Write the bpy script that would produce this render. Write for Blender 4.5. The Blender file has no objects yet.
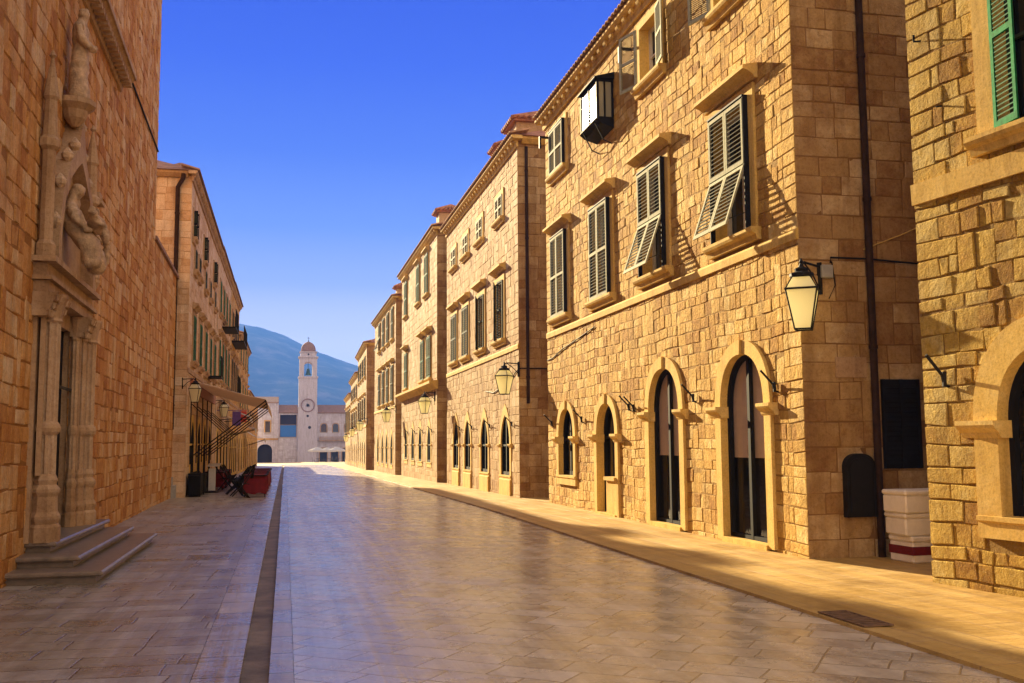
import bpy, bmesh, math, random
from mathutils import Vector, Matrix
from math import sin, cos, pi, radians, sqrt
R = random.Random(11)
SC = bpy.context.scene
COL = SC.collection

# ------------------------------------------------------------------ camera
yaw, pitch, roll = radians(12.75), radians(5.75), radians(-.4)
fw = Vector((sin(yaw)*cos(pitch), cos(yaw)*cos(pitch), sin(pitch)))
rt = Vector((cos(yaw), -sin(yaw), 0)); up = rt.cross(fw)
rt2 = rt*cos(roll)+up*sin(roll); up2 = up*cos(roll)-rt*sin(roll)
cd = bpy.data.cameras.new('camera'); cam = bpy.data.objects.new('camera', cd); COL.objects.link(cam)
cd.sensor_width = 36; cd.lens = 1000*36/1024; cd.clip_end = 12000; cd.clip_start = .05
M_ = Matrix((rt2, up2, -fw)).transposed().to_4x4(); M_.translation = (0, 0, 1.7)
cam.matrix_world = M_
SC.camera = cam

# ------------------------------------------------------------------ sky, sun, exposure
EXPO = 2.33
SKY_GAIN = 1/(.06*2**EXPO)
to_sun = Vector((-1, 3.8, 1.3)).normalized()
el = math.asin(to_sun.z); az = math.atan2(to_sun.x, to_sun.y)
w = bpy.data.worlds.new('World'); SC.world = w; w.use_nodes = True
nt = w.node_tree; nt.nodes.clear()
sky = nt.nodes.new('ShaderNodeTexSky'); sky.sky_type = 'NISHITA'; sky.sun_disc = False
sky.sun_elevation = el; sky.sun_rotation = az; sky.air_density = 1.0; sky.dust_density = 0; sky.ozone_density = 4
hs = nt.nodes.new('ShaderNodeHueSaturation'); hs.inputs['Saturation'].default_value = 1.3
tint = nt.nodes.new('ShaderNodeMix'); tint.data_type = 'RGBA'; tint.blend_type = 'MULTIPLY'; tint.inputs[0].default_value = 1
tint.inputs[7].default_value = (.9, .9, 1.25, 1)
bg = nt.nodes.new('ShaderNodeBackground'); bg.inputs[1].default_value = .06
wo = nt.nodes.new('ShaderNodeOutputWorld')
L = nt.links.new
def wn(t, **k):
    n_ = nt.nodes.new(t)
    for a_, b_ in k.items(): setattr(n_, a_, b_)
    return n_
L(sky.outputs[0], hs.inputs['Color']); L(hs.outputs[0], tint.inputs[6])
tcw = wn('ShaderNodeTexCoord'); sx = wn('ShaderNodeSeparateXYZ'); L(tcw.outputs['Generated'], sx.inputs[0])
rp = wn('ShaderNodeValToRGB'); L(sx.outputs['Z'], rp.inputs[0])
for k_, (p_, c_) in enumerate([(0, (4.2, 3.5, 2.8)), (.06, (2.9, 2.4, 2.2)), (.11, (1.4, 1.25, 1.4)), (.155, (.55, .6, 1.08)), (.21, (.2, .31, 1.0)), (.28, (.06, .13, .92)), (.36, (.012, .05, .86)), (.45, (.0, .018, .74)), (.7, (.3, .3, .45)), (1, (.55, .5, .5))]):  # the last, pale stops lie overhead out of view, added to fill the shade
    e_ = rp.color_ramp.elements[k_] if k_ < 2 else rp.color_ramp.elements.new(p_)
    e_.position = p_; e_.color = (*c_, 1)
bk = wn('ShaderNodeMapRange'); bk.inputs[1].default_value = .35; bk.inputs[2].default_value = -.5; L(sx.outputs['Y'], bk.inputs[0])   # unseen warm half of the sky behind the camera, added to lift the shade
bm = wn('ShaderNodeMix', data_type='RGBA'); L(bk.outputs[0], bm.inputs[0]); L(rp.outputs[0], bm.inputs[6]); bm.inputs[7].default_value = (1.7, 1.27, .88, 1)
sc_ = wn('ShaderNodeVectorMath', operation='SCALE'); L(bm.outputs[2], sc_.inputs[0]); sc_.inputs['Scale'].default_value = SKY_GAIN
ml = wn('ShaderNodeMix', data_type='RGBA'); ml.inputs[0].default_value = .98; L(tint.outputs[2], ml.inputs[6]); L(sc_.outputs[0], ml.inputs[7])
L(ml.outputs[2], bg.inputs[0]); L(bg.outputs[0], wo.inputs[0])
sd = bpy.data.lights.new('sun', 'SUN'); sd.energy = 5; sd.angle = radians(.5); sd.color = (1, .78, .44)
sun = bpy.data.objects.new('sun', sd); COL.objects.link(sun)
sun.rotation_euler = to_sun.to_track_quat('Z', 'Y').to_euler(); sun.location = (-20, 60, 40)
SC.view_settings.view_transform = 'Standard'; SC.view_settings.look = 'None'
SC.view_settings.exposure = EXPO; SC.view_settings.gamma = 1
SC.render.engine = 'CYCLES'
SC.cycles.use_denoising = True
SC.cycles.max_bounces = 7; SC.cycles.diffuse_bounces = 4; SC.cycles.glossy_bounces = 3
SC.cycles.volume_bounces = 0; SC.cycles.sample_clamp_indirect = 8

# ------------------------------------------------------------------ helpers
def zg(y):
    t = max(0, y-25)
    if y > 300: t = 275
    return -.007*t - 2.3e-5*t*t

class F:                                   # a facade frame: u along, y into the wall (outward = -y), z up
    def __init__(s, o, ang): s.o = Vector(o); s.a = ang; s.c = cos(ang); s.s = sin(ang)
    def P(s, u, y, z): return (s.o.x+u*s.c-y*s.s, s.o.y+u*s.s+y*s.c, s.o.z+z)
W0 = F((0, 0, 0), 0)

class MB:
    def __init__(s): s.v = []; s.f = []; s.m = []; s.t = []
    def add(s, vs, fs, mi=0, tone=.5):
        b = len(s.v); s.v += [tuple(v) for v in vs]
        for f in fs: s.f.append([b+i for i in f]); s.m.append(mi); s.t.append(tone)
    def box(s, fr, u0, u1, y0, y1, z0, z1, mi=0, tone=.5, bev=0):
        if bev:
            return s.bbox(fr, u0, u1, y0, y1, z0, z1, bev, mi, tone)
        P = fr.P
        vs = [P(u, y, z) for z in (z0, z1) for (u, y) in ((u0, y0), (u1, y0), (u1, y1), (u0, y1))]
        s.add(vs, [(3, 2, 1, 0), (4, 5, 6, 7), (0, 1, 5, 4), (1, 2, 6, 5), (2, 3, 7, 6), (3, 0, 4, 7)], mi, tone)
    def bbox(s, fr, u0, u1, y0, y1, z0, z1, b, mi=0, tone=.5):   # chamfered box
        P = fr.P; vs = []; 
        def ring(z, i): return [P(u, y, z) for u, y in ((u0+i, y0+b), (u0+b, y0+i), (u1-b, y0+i), (u1-i, y0+b), (u1-i, y1-b), (u1-b, y1-i), (u0+b, y1-i), (u0+i, y1-b))]
        for z, i in ((z0, b), (z0+b, 0), (z1-b, 0), (z1, b)): vs += ring(z, i) if i == 0 else [P(u, y, z) for u, y in ((u0+b, y0+b), (u0+b, y0+b), (u1-b, y0+b), (u1-b, y0+b), (u1-b, y1-b), (u1-b, y1-b), (u0+b, y1-b), (u0+b, y1-b))]
        fs = [tuple(range(7, -1, -1)), tuple(range(24, 32))]
        for k in range(3):
            for i in range(8): j = (i+1) % 8; fs.append((8*k+i, 8*k+j, 8*k+8+j, 8*k+8+i))
        s.add(vs, fs, mi, tone)
    def prism(s, fr, prof, u0, u1, mi=0, tone=.5):            # profile (y,z) swept along u
        n = len(prof)
        vs = [fr.P(u0, y, z) for y, z in prof]+[fr.P(u1, y, z) for y, z in prof]
        s.add(vs, [tuple(range(n)), tuple(range(2*n-1, n-1, -1))]+[(i, n+i, n+(i+1) % n, (i+1) % n) for i in range(n)], mi, tone)
    def plate(s, fr, pts, y0, y1, mi=0, tone=.5):             # outline (u,z) extruded in y
        n = len(pts)
        vs = [fr.P(u, y0, z) for u, z in pts]+[fr.P(u, y1, z) for u, z in pts]
        s.add(vs, [tuple(range(n)), tuple(range(2*n-1, n-1, -1))]+[(i, (i+1) % n, n+(i+1) % n, n+i) for i in range(n)], mi, tone)
    def ringp(s, fr, inn, out, yf, yb, y_out=None, mi=0, tone=.5):  # archivolt between two polylines
        n = len(inn); yo = yb if y_out is None else y_out
        vs = [fr.P(u, yf, z) for u, z in inn]+[fr.P(u, yf, z) for u, z in out]+[fr.P(u, yb, z) for u, z in inn]+[fr.P(u, yo, z) for u, z in out]
        fs = []
        for i in range(n-1):
            fs += [(i, i+1, n+i+1, n+i), (2*n+i, 2*n+i+1, i+1, i), (n+i, n+i+1, 3*n+i+1, 3*n+i)]
        fs += [(0, n, 3*n, 2*n), (n-1, 2*n-1, 4*n-1, 3*n-1)]
        s.add(vs, fs, mi, tone)
    def tube(s, pts, r, n=8, mi=0, cap=True, r2=None):
        pts = [Vector(p) for p in pts]; b = len(s.v); m = len(pts)
        for i, p in enumerate(pts):
            d = (pts[min(i+1, m-1)]-pts[max(i-1, 0)]).normalized()
            x = d.cross(Vector((0, 0, 1)) if abs(d.z) < .9 else Vector((1, 0, 0))).normalized(); y = d.cross(x)
            rr = r if r2 is None else r+(r2-r)*i/(m-1)
            for k in range(n):
                a = 2*pi*k/n; s.v.append(tuple(p+x*rr*cos(a)+y*rr*sin(a)))
        for i in range(m-1):
            for k in range(n):
                s.f.append([b+i*n+k, b+i*n+(k+1) % n, b+(i+1)*n+(k+1) % n, b+(i+1)*n+k]); s.m.append(mi); s.t.append(.5)
        if cap:
            s.f.append([b+k for k in range(n)][::-1]); s.f.append([b+(m-1)*n+k for k in range(n)]); s.m += [mi, mi]; s.t += [.5, .5]
    def lathe(s, c, prof, n=16, mi=0, tone=.5, sq=1., rot=0):                 # prof (r,z) about a vertical axis
        c = Vector(c); vs = []; fs = []
        for r, z in prof:
            for k in range(n):
                a = 2*pi*k/n+rot; vs.append((c.x+r*cos(a), c.y+r*sin(a)*sq, c.z+z))
        for i in range(len(prof)-1):
            for k in range(n): fs.append((i*n+k, i*n+(k+1) % n, (i+1)*n+(k+1) % n, (i+1)*n+k))
        fs.append(tuple(range(n))[::-1]); fs.append(tuple((len(prof)-1)*n+k for k in range(n)))
        s.add(vs, fs, mi, tone)
    def build(s, name, mats, parent=None, smooth=False, loc=None, tone=False):
        if not isinstance(mats, (list, tuple)): mats = [mats]
        me = bpy.data.meshes.new(name)
        o = Vector(loc) if loc is not None else (wloc(parent) if parent is not None else Vector((0, 0, 0)))
        me.from_pydata([Vector(v)-o for v in s.v], [], s.f)
        for m in mats: me.materials.append(m)
        if len(mats) > 1: me.polygons.foreach_set('material_index', s.m)
        a = me.attributes.new('tone', 'FLOAT', 'FACE'); a.data.foreach_set('value', s.t)
        if smooth: me.polygons.foreach_set('use_smooth', [True]*len(s.f))
        me.update()
        ob = bpy.data.objects.new(name, me); COL.objects.link(ob)
        if parent is not None: ob.parent = parent
        else: ob.location = o
        if smooth: 
            try: me.set_sharp_from_angle(angle=radians(40))
            except Exception: pass
        return ob

def wloc(o):
    v = Vector((0, 0, 0))
    while o is not None: v += o.location; o = o.parent
    return v
def tag(o, label=None, cat=None, group=None, kind=None):
    if label: o['label'] = label
    if cat: o['category'] = cat
    if group: o['group'] = group
    if kind: o['kind'] = kind
    return o
def thing(name, label, cat, loc=(0, 0, 0), rz=0, group=None):
    o = bpy.data.objects.new(name, None); COL.objects.link(o); o.location = loc; o.rotation_euler = (0, 0, rz)
    o.empty_display_size = .3
    return tag(o, label, cat, group)
def copy_tree(o, parent=None):
    c = o.copy(); COL.objects.link(c); c.parent = parent
    for ch in list(o.children): copy_tree(ch, c)
    return c
def place(proto, used, loc, rz, label):
    o = proto if not used[0] else copy_tree(proto)
    used[0] = True
    o.location = loc; o.rotation_euler = (0, 0, rz); o['label'] = label
    return o

# ------------------------------------------------------------------ materials
def newmat(name):
    m = bpy.data.materials.new(name); m.use_nodes = True
    n = m.node_tree.nodes; return m, n, m.node_tree.links.new, n['Principled BSDF']
def noise(n, l, co, scale, detail=4, rough=.6, dist=0):
    t = n.new('ShaderNodeTexNoise'); t.inputs['Scale'].default_value = scale; t.inputs['Detail'].default_value = detail
    t.inputs['Roughness'].default_value = rough; t.inputs['Distortion'].default_value = dist
    l(co, t.inputs['Vector']); return t.outputs['Fac']
def ramp(n, l, fac, stops):
    r = n.new('ShaderNodeValToRGB'); e = r.color_ramp.elements
    while len(e) < len(stops): e.new(.5)
    for i, (p, c) in enumerate(stops):
        e[i].position = p; e[i].color = (*c, 1) if len(c) == 3 else c
    l(fac, r.inputs[0]); return r.outputs[0]
def mixc(n, l, fac, a, b, bt='MIX'):
    m = n.new('ShaderNodeMix'); m.data_type = 'RGBA'; m.blend_type = bt
    for x, i in ((fac, 0), (a, 6), (b, 7)):
        if isinstance(x, (int, float)): m.inputs[i].default_value = x
        elif isinstance(x, tuple): m.inputs[i].default_value = (*x, 1) if len(x) == 3 else x
        else: l(x, m.inputs[i])
    return m.outputs[2]
def math_(n, l, op, a, b=0.):
    m = n.new('ShaderNodeMath'); m.operation = op
    for x, i in ((a, 0), (b, 1)):
        if isinstance(x, (int, float)): m.inputs[i].default_value = x
        else: l(x, m.inputs[i])
    return m.outputs[0]
def bump(n, l, h, dist, strength=1., prev=None):
    b = n.new('ShaderNodeBump'); b.inputs['Distance'].default_value = dist; b.inputs['Strength'].default_value = strength
    l(h, b.inputs['Height'])
    if prev: l(prev, b.inputs['Normal'])
    return b.outputs[0]

def stone(name, cols, mortar, bdist=.02, fine=26, stain=.5, rough=.85, stain_col=(.3, .16, .07)):
    """coursed stone: the face attribute 'tone' picks each block's own colour; below 0 it is mortar"""
    m, n, l, p = newmat(name)
    tc = n.new('ShaderNodeTexCoord').outputs['Object']
    at = n.new('ShaderNodeAttribute'); at.attribute_name = 'tone'; tone = at.outputs['Fac']
    k = len(cols)
    big = noise(n, l, tc, .9, 3); mid = noise(n, l, tc, 5, 5, .7); fin = noise(n, l, tc, fine, 6, .75)
    t2 = math_(n, l, 'ADD', tone, math_(n, l, 'MULTIPLY', math_(n, l, 'SUBTRACT', mid, .5), 1.1))
    c = ramp(n, l, t2, [(i/(k-1)*.9+.05, cc) for i, cc in enumerate(cols)])
    c = mixc(n, l, math_(n, l, 'MULTIPLY', ramp(n, l, big, [(.45, (0,)*3), (.7, (1,)*3)]), stain), c, stain_col)
    c = mixc(n, l, .8, c, ramp(n, l, fin, [(.3, (.62, .56, .5)), (.5, (.95, .95, .95)), (.75, (1.15, 1.12, 1.1))]), 'MULTIPLY')
    pits = ramp(n, l, noise(n, l, tc, 45, 3, .6), [(.28, (.45, .38, .3)), (.36, (1, 1, 1))])
    c = mixc(n, l, .7, c, pits, 'MULTIPLY')
    mps = n.new('ShaderNodeMapping'); mps.inputs['Scale'].default_value = (4, 4, .35); l(tc, mps.inputs[0])
    c = mixc(n, l, .55, c, ramp(n, l, noise(n, l, mps.outputs[0], 1, 5, .65), [(.36, (.6, .56, .52)), (.52, (1, 1, 1))]), 'MULTIPLY')
    ism = math_(n, l, 'LESS_THAN', tone, -.5)
    c = mixc(n, l, ism, c, mixc(n, l, mid, mortar, tuple(x*.6 for x in mortar)))
    l(c, p.inputs['Base Color']); p.inputs['Roughness'].default_value = rough
    p.inputs['Specular IOR Level'].default_value = .12
    h = math_(n, l, 'ADD', math_(n, l, 'MULTIPLY', noise(n, l, tc, 9, 6, .7), 1.), math_(n, l, 'MULTIPLY', fin, .6))
    l(bump(n, l, h, bdist, 1.), p.inputs['Normal'])
    return m
def simple(name, col, rough=.6, metal=0, var=.25, scale=8, bd=0, spec=.5, bscale=None):
    m, n, l, p = newmat(name)
    tc = n.new('ShaderNodeTexCoord').outputs['Object']
    f = noise(n, l, tc, scale, 5, .65)
    d = tuple(x*(1-var) for x in col); b = tuple(min(1, x*(1+var)) for x in col)
    l(ramp(n, l, f, [(.3, d), (.7, b)]), p.inputs['Base Color'])
    p.inputs['Roughness'].default_value = rough; p.inputs['Metallic'].default_value = metal
    p.inputs['Specular IOR Level'].default_value = spec
    if bd: l(bump(n, l, noise(n, l, tc, bscale or scale*3, 5, .7), bd), p.inputs['Normal'])
    return m

GOLD = [(.4, .2, .04), (.58, .335, .075), (.67, .42, .105), (.73, .48, .14), (.82, .62, .27)]
M = {}
M['stoneA'] = stone('stone_gold', GOLD, (.44, .26, .07), .05, 22, .4, stain_col=(.34, .18, .05))
M['stoneD'] = stone('stone_rough', [(.36, .18, .025), (.54, .31, .05), (.63, .4, .07), (.68, .46, .1), (.76, .57, .2)], (.42, .25, .06), .06, 18, .45, stain_col=(.3, .15, .035))
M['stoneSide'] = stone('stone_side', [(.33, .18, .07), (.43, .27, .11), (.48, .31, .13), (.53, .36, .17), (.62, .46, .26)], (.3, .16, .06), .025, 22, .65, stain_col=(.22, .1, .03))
M['stoneB'] = stone('stone_pale', [(.34, .19, .08), (.46, .29, .13), (.52, .35, .175), (.57, .41, .22), (.66, .52, .34)], (.48, .31, .13), .03, 22, .35)
M['stoneC'] = stone('stone_cream', [(.4, .24, .11), (.5, .33, .16), (.54, .38, .2), (.58, .43, .25), (.66, .52, .35)], (.52, .35, .16), .02, 22, .3)
M['stoneCh'] = stone('stone_church', [(.42, .17, .045), (.58, .28, .08), (.65, .35, .12), (.69, .42, .18), (.74, .53, .3)], (.38, .17, .045), .04, 24, .6, stain_col=(.42, .16, .03))
M['stoneL'] = stone('stone_left', [(.5, .31, .16), (.62, .42, .25), (.67, .48, .31), (.7, .53, .36), (.74, .6, .44)], (.54, .36, .2), .012, 24, .3)
M['stoneO'] = stone('stone_ochre', [(.5, .25, .06), (.6, .34, .1), (.64, .4, .14), (.67, .44, .18), (.72, .52, .27)], (.44, .24, .07), .02, 24, .4)
M['stoneT'] = stone('stone_tower', [(.5, .46, .5), (.55, .51, .56), (.58, .54, .6), (.61, .58, .63), (.64, .62, .66)], (.48, .42, .4), .02, 6, .1, stain_col=(.45, .36, .33))
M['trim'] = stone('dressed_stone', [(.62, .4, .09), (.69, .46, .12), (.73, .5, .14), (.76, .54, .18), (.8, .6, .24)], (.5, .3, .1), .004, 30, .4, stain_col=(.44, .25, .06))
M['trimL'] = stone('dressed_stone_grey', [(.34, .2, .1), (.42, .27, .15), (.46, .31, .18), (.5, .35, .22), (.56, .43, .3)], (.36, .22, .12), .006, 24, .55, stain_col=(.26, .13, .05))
M['clockring'] = stone('stone_clock', [(.3, .2, .2)]*2, (.3, .2, .2), .01, 6, .1)
M['step'] = simple('worn_step_stone', (.19, .145, .11), .32, var=.3, scale=6, bd=.006, bscale=18)
M['statue'] = simple('carved_stone', (.5, .34, .2), .8, var=.4, scale=7, bd=.03, bscale=22)
M['tileS'] = simple('sandy_roof_tiles', (.42, .24, .12), .85, var=.35, scale=5, bd=.02, spec=.1)
M['tile'] = simple('terracotta_tiles', (.38, .17, .09), .8, var=.45, scale=5, bd=.02)
M['dullroof'] = simple('old_roof_tiles', (.26, .15, .1), .85, var=.35, scale=3, bd=.03)
M['iron'] = simple('black_iron', (.015, .014, .013), .6, var=.2, spec=.15)
M['black'] = simple('black_painted_wood', (.012, .012, .014), .7, var=.2, spec=.12)
M['pipe'] = simple('dark_copper_pipe', (.035, .018, .012), .7, spec=.15, var=.4)
M['shCream'] = simple('faded_grey_green_paint', (.36, .36, .25), .8, spec=.1, var=.25, scale=14, bd=.002)
M['slat'] = simple('grey_green_slats_gap_shade', (.085, .085, .06), .85, var=.25, scale=14, spec=.08)  # slat colour darkened to carry the shade of the gaps between slats
M['shDark'] = simple('dark_green_paint', (.05, .065, .045), .8, spec=.1, var=.3, scale=14)
M['shGreen'] = simple('green_paint', (.045, .15, .085), .8, spec=.1, var=.35, scale=12)
M['shBright'] = simple('bright_green_paint', (.015, .17, .06), .8, spec=.1, var=.4, scale=16, bd=.002)
M['cloth'] = simple('red_tablecloth', (.16, .006, .012), .85, var=.25, bd=.01)
def canvas(name, col):
    m, n, l, p = newmat(name); tc = n.new('ShaderNodeTexCoord').outputs['Object']
    c = ramp(n, l, noise(n, l, tc, 3, 4), [(.3, tuple(x*.85 for x in col)), (.7, col)])
    d = n.new('ShaderNodeBsdfDiffuse'); t = n.new('ShaderNodeBsdfTranslucent'); mx = n.new('ShaderNodeMixShader'); mx.inputs[0].default_value = .5
    l(c, d.inputs[0]); l(c, t.inputs[0]); l(d.outputs[0], mx.inputs[1]); l(t.outputs[0], mx.inputs[2]); l(mx.outputs[0], n['Material Output'].inputs[0]); return m
M['awn'] = canvas('tan_canvas', (.85, .66, .46)); M['white'] = canvas('white_canvas', (.85, .83, .8))
M['purple'] = simple('purple_cloth', (.12, .06, .25), .8, var=.2)
M['whitepaint'] = simple('white_paint', (.66, .64, .62), .5, var=.1)
M['foam'] = simple('white_styrofoam', (.85, .8, .74), .75, var=.08, bd=.003)
M['grey'] = simple('grey_plastic', (.32, .31, .29), .5, var=.15)
M['blue'] = simple('blue_hoarding', (.03, .16, .5), .6, var=.2)
M['int'] = simple('interior_plaster', (.5, .38, .3), .8, var=.08)
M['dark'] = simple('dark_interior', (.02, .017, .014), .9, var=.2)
M['bronze'] = simple('bronze_bell', (.05, .11, .09), .5, metal=.5, var=.3)
M['redplast'] = simple('red_plastic', (.5, .05, .03), .45, var=.1)
M['leaf'] = simple('leaves', (.05, .09, .03), .7, var=.4)
def glass():
    m, n, l, p = newmat('window_glass'); p.inputs['Base Color'].default_value = (.012, .014, .015, 1)
    p.inputs['Roughness'].default_value = .06; p.inputs['Specular IOR Level'].default_value = .7
    tc = n.new('ShaderNodeTexCoord').outputs['Object']; l(bump(n, l, noise(n, l, tc, 1.2, 2), .01), p.inputs['Normal']); return m
M['glass'] = glass()
def clear():
    m, n, l, p = newmat('clear_pane'); g = n.new('ShaderNodeBsdfGlossy'); g.inputs['Roughness'].default_value = .04
    t = n.new('ShaderNodeBsdfTransparent'); mx = n.new('ShaderNodeMixShader'); mx.inputs[0].default_value = .07; l(t.outputs[0], mx.inputs[1]); l(g.outputs[0], mx.inputs[2])
    l(mx.outputs[0], n['Material Output'].inputs[0]); return m
M['clear'] = clear()
def milky():
    m, n, l, p = newmat('milky_glass'); d = n.new('ShaderNodeBsdfDiffuse'); d.inputs[0].default_value = (.88, .84, .6, 1)
    t = n.new('ShaderNodeBsdfTranslucent'); t.inputs[0].default_value = (.95, .92, .7, 1)
    g = n.new('ShaderNodeBsdfGlossy'); g.inputs['Roughness'].default_value = .15
    a = n.new('ShaderNodeMixShader'); a.inputs[0].default_value = .6; l(d.outputs[0], a.inputs[1]); l(t.outputs[0], a.inputs[2])
    b = n.new('ShaderNodeMixShader'); b.inputs[0].default_value = .06; l(a.outputs[0], b.inputs[1]); l(g.outputs[0], b.inputs[2])
    l(b.outputs[0], n['Material Output'].inputs[0]); return m
M['milky'] = milky()
def skyglass():
    m, n, l, p = newmat('pale_window_glass'); p.inputs['Base Color'].default_value = (.3, .3, .24, 1)
    p.inputs['Roughness'].default_value = .12; p.inputs['Specular IOR Level'].default_value = .6; return m
M['pale'] = skyglass()

def paving(name, rot, bw, bh, cols, joint, r0, r1, bd=.022, spec=.7, off=0):
    m, n, l, p = newmat(name)
    tc = n.new('ShaderNodeTexCoord').outputs['Object']
    mp = n.new('ShaderNodeMapping'); mp.inputs['Rotation'].default_value = (0, 0, rot); mp.inputs['Location'].default_value = (.3*bool(off), off, 0)
    wn = n.new('ShaderNodeTexNoise'); wn.inputs['Scale'].default_value = 1.6; wn.inputs['Detail'].default_value = 3; l(tc, wn.inputs['Vector'])
    va = n.new('ShaderNodeVectorMath'); va.operation = 'SCALE'; l(wn.outputs['Color'], va.inputs[0]); va.inputs['Scale'].default_value = .06
    vb = n.new('ShaderNodeVectorMath'); vb.operation = 'ADD'; l(tc, vb.inputs[0]); l(va.outputs[0], vb.inputs[1])
    l(vb.outputs[0], mp.inputs[0])
    def brick(c1, c2, ms=.012):
        b = n.new('ShaderNodeTexBrick'); b.inputs['Scale'].default_value = 1; b.inputs['Brick Width'].default_value = bw; b.inputs['Row Height'].default_value = bh
        b.inputs['Mortar Size'].default_value = ms; b.inputs['Mortar Smooth'].default_value = .6; b.offset_frequency = 2; b.squash = .8; b.squash_frequency = 3
        b.inputs['Color1'].default_value = c1; b.inputs['Color2'].default_value = c2; b.inputs['Mortar'].default_value = (0, 0, 0, 1)
        l(mp.outputs[0], b.inputs['Vector']); return b
    b = brick((0, 0, 0, 1), (1, 1, 1, 1))
    k = len(cols)
    n1 = noise(n, l, tc, 3, 5, .65); n2 = noise(n, l, tc, 30, 5, .7); n3 = noise(n, l, tc, .35, 3)
    t = math_(n, l, 'ADD', math_(n, l, 'MULTIPLY', b.outputs['Color'], .3), math_(n, l, 'MULTIPLY', n1, .7))
    c = ramp(n, l, t, [(i/(k-1)*.9+.05, cc) for i, cc in enumerate(cols)])
    c = mixc(n, l, .6, c, ramp(n, l, n2, [(.3, (.7,)*3), (.6, (1,)*3)]), 'MULTIPLY')
    mps = n.new('ShaderNodeMapping'); mps.inputs['Scale'].default_value = (5, .14, 1); l(tc, mps.inputs[0])
    st = noise(n, l, mps.outputs[0], 1, 4, .6)
    c = mixc(n, l, .75, c, ramp(n, l, st, [(.36, (.7, .66, .62)), (.56, (1,)*3), (.7, (1.2,)*3)]), 'MULTIPLY')
    c = mixc(n, l, .6, c, ramp(n, l, noise(n, l, tc, 1.1, 6, .72), [(.36, (.62, .56, .5)), (.5, (1, 1, 1)), (.7, (1.15, 1.12, 1.08))]), 'MULTIPLY')
    c = mixc(n, l, b.outputs['Fac'], c, joint)
    l(c, p.inputs['Base Color'])
    rr = math_(n, l, 'ADD', math_(n, l, 'MULTIPLY', n1, .5), math_(n, l, 'ADD', math_(n, l, 'MULTIPLY', b.outputs['Color'], .2), math_(n, l, 'MULTIPLY', n3, .5)))
    rv = n.new('ShaderNodeMapRange'); rv.inputs[1].default_value = .3; rv.inputs[2].default_value = .85; rv.inputs[3].default_value = r0; rv.inputs[4].default_value = r1
    l(rr, rv.inputs[0]); l(rv.outputs[0], p.inputs['Roughness'])
    p.inputs['Specular IOR Level'].default_value = spec
    h = math_(n, l, 'ADD', math_(n, l, 'MULTIPLY', n1, .5), math_(n, l, 'MULTIPLY', n2, .08))
    h = math_(n, l, 'ADD', h, math_(n, l, 'MULTIPLY', b.outputs['Color'], .12))
    h = math_(n, l, 'ADD', math_(n, l, 'SUBTRACT', h, math_(n, l, 'MULTIPLY', b.outputs['Fac'], .15)), math_(n, l, 'MULTIPLY', st, .6))
    mpr = n.new('ShaderNodeMapping'); mpr.inputs['Scale'].default_value = (1.1, 4.5, 1); l(tc, mpr.inputs[0])
    h = math_(n, l, 'ADD', h, math_(n, l, 'MULTIPLY', noise(n, l, mpr.outputs[0], 1, 4, .6), .9))
    l(bump(n, l, h, bd, 1.), p.inputs['Normal'])
    return m
GREY = [(.2, .17, .135), (.3, .26, .21), (.4, .355, .3), (.5, .45, .39), (.64, .59, .53)]
WARM = [(.3, .17, .045), (.43, .27, .08), (.52, .34, .11), (.58, .4, .15), (.68, .51, .25)]
M['road'] = paving('polished_limestone', radians(38), .62, .34, [(.3, .24, .17), (.42, .35, .265), (.54, .465, .37), (.64, .565, .46), (.74, .67, .56)], (.27, .21, .145), .1, .4, bd=.013, spec=1.)
M['paveL'] = paving('left_paving_stone', radians(3), .8, .38, [tuple(x*.82 for x in c) for c in GREY], (.13, .1, .075), .12, .55, bd=.02, spec=1.)
M['paveR'] = paving('right_paving_stone', radians(86), .9, .42, WARM, (.4, .25, .11), .4, .7, spec=.35)
M['kerb'] = paving('kerb_stone', radians(90), .9, 5, [(.24, .18, .13), (.4, .33, .25), (.58, .51, .42)], (.07, .055, .04), .08, .45, spec=1., bd=.022, off=2.5)
M['gutter'] = simple('gutter_stone', (.17, .13, .095), .7, var=.5, scale=2.2, bd=.02)

# ------------------------------------------------------------------ ground
def strip(name, x0, x1, y0, y1, mat, dz=0, n=None, side=0, kind='structure', zfun=None):
    mb = MB(); n = n or int((y1-y0)/4)+1
    ys = [y0+(y1-y0)*i/n for i in range(n+1)]
    P = []
    for y in ys: P += [(x0 if not callable(x0) else x0(y), y, zg(y)+dz), (x1 if not callable(x1) else x1(y), y, zg(y)+dz)]
    mb.add(P, [(2*i, 2*i+1, 2*i+3, 2*i+2) for i in range(n)])
    if side:                                               # kerb faces down both edges
        for a in (0, 1):
            Q = []
            for i, y in enumerate(ys): Q += [P[2*i+a], (P[2*i+a][0], y, P[2*i+a][2]-side)]
            mb.add(Q, [(2*i, 2*i+1, 2*i+3, 2*i+2) for i in range(n)])
    o = mb.build(name, mat); o['kind'] = kind; return o
mb = MB()
ys = [-270, -50, 0, 25, 50, 75, 100, 130, 160, 200, 240, 300, 500, 1000, 3950]
V = []
for y in ys: V += [(-3200, y, zg(y)-.25), (3200, y, zg(y)-.25)]
mb.add(V, [(2*i, 2*i+1, 2*i+3, 2*i+2) for i in range(len(ys)-1)])
gmat = simple('earth', (.2, .16, .1), .95, var=.3, scale=.05)
mb.build('ground', gmat)['kind'] = 'structure'
strip('road', .09, 5.05, -8, 130, M['road'])
strip('road_kerb', -.09, .086, -8, 130, M['kerb'], .006, side=.08)
strip('gutter', -.33, -.08, -8, 130, M['gutter'], -.055)
strip('gutter_kerb', -.64, -.3, -8, 130, M['kerb'], .0, side=.07)
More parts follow.
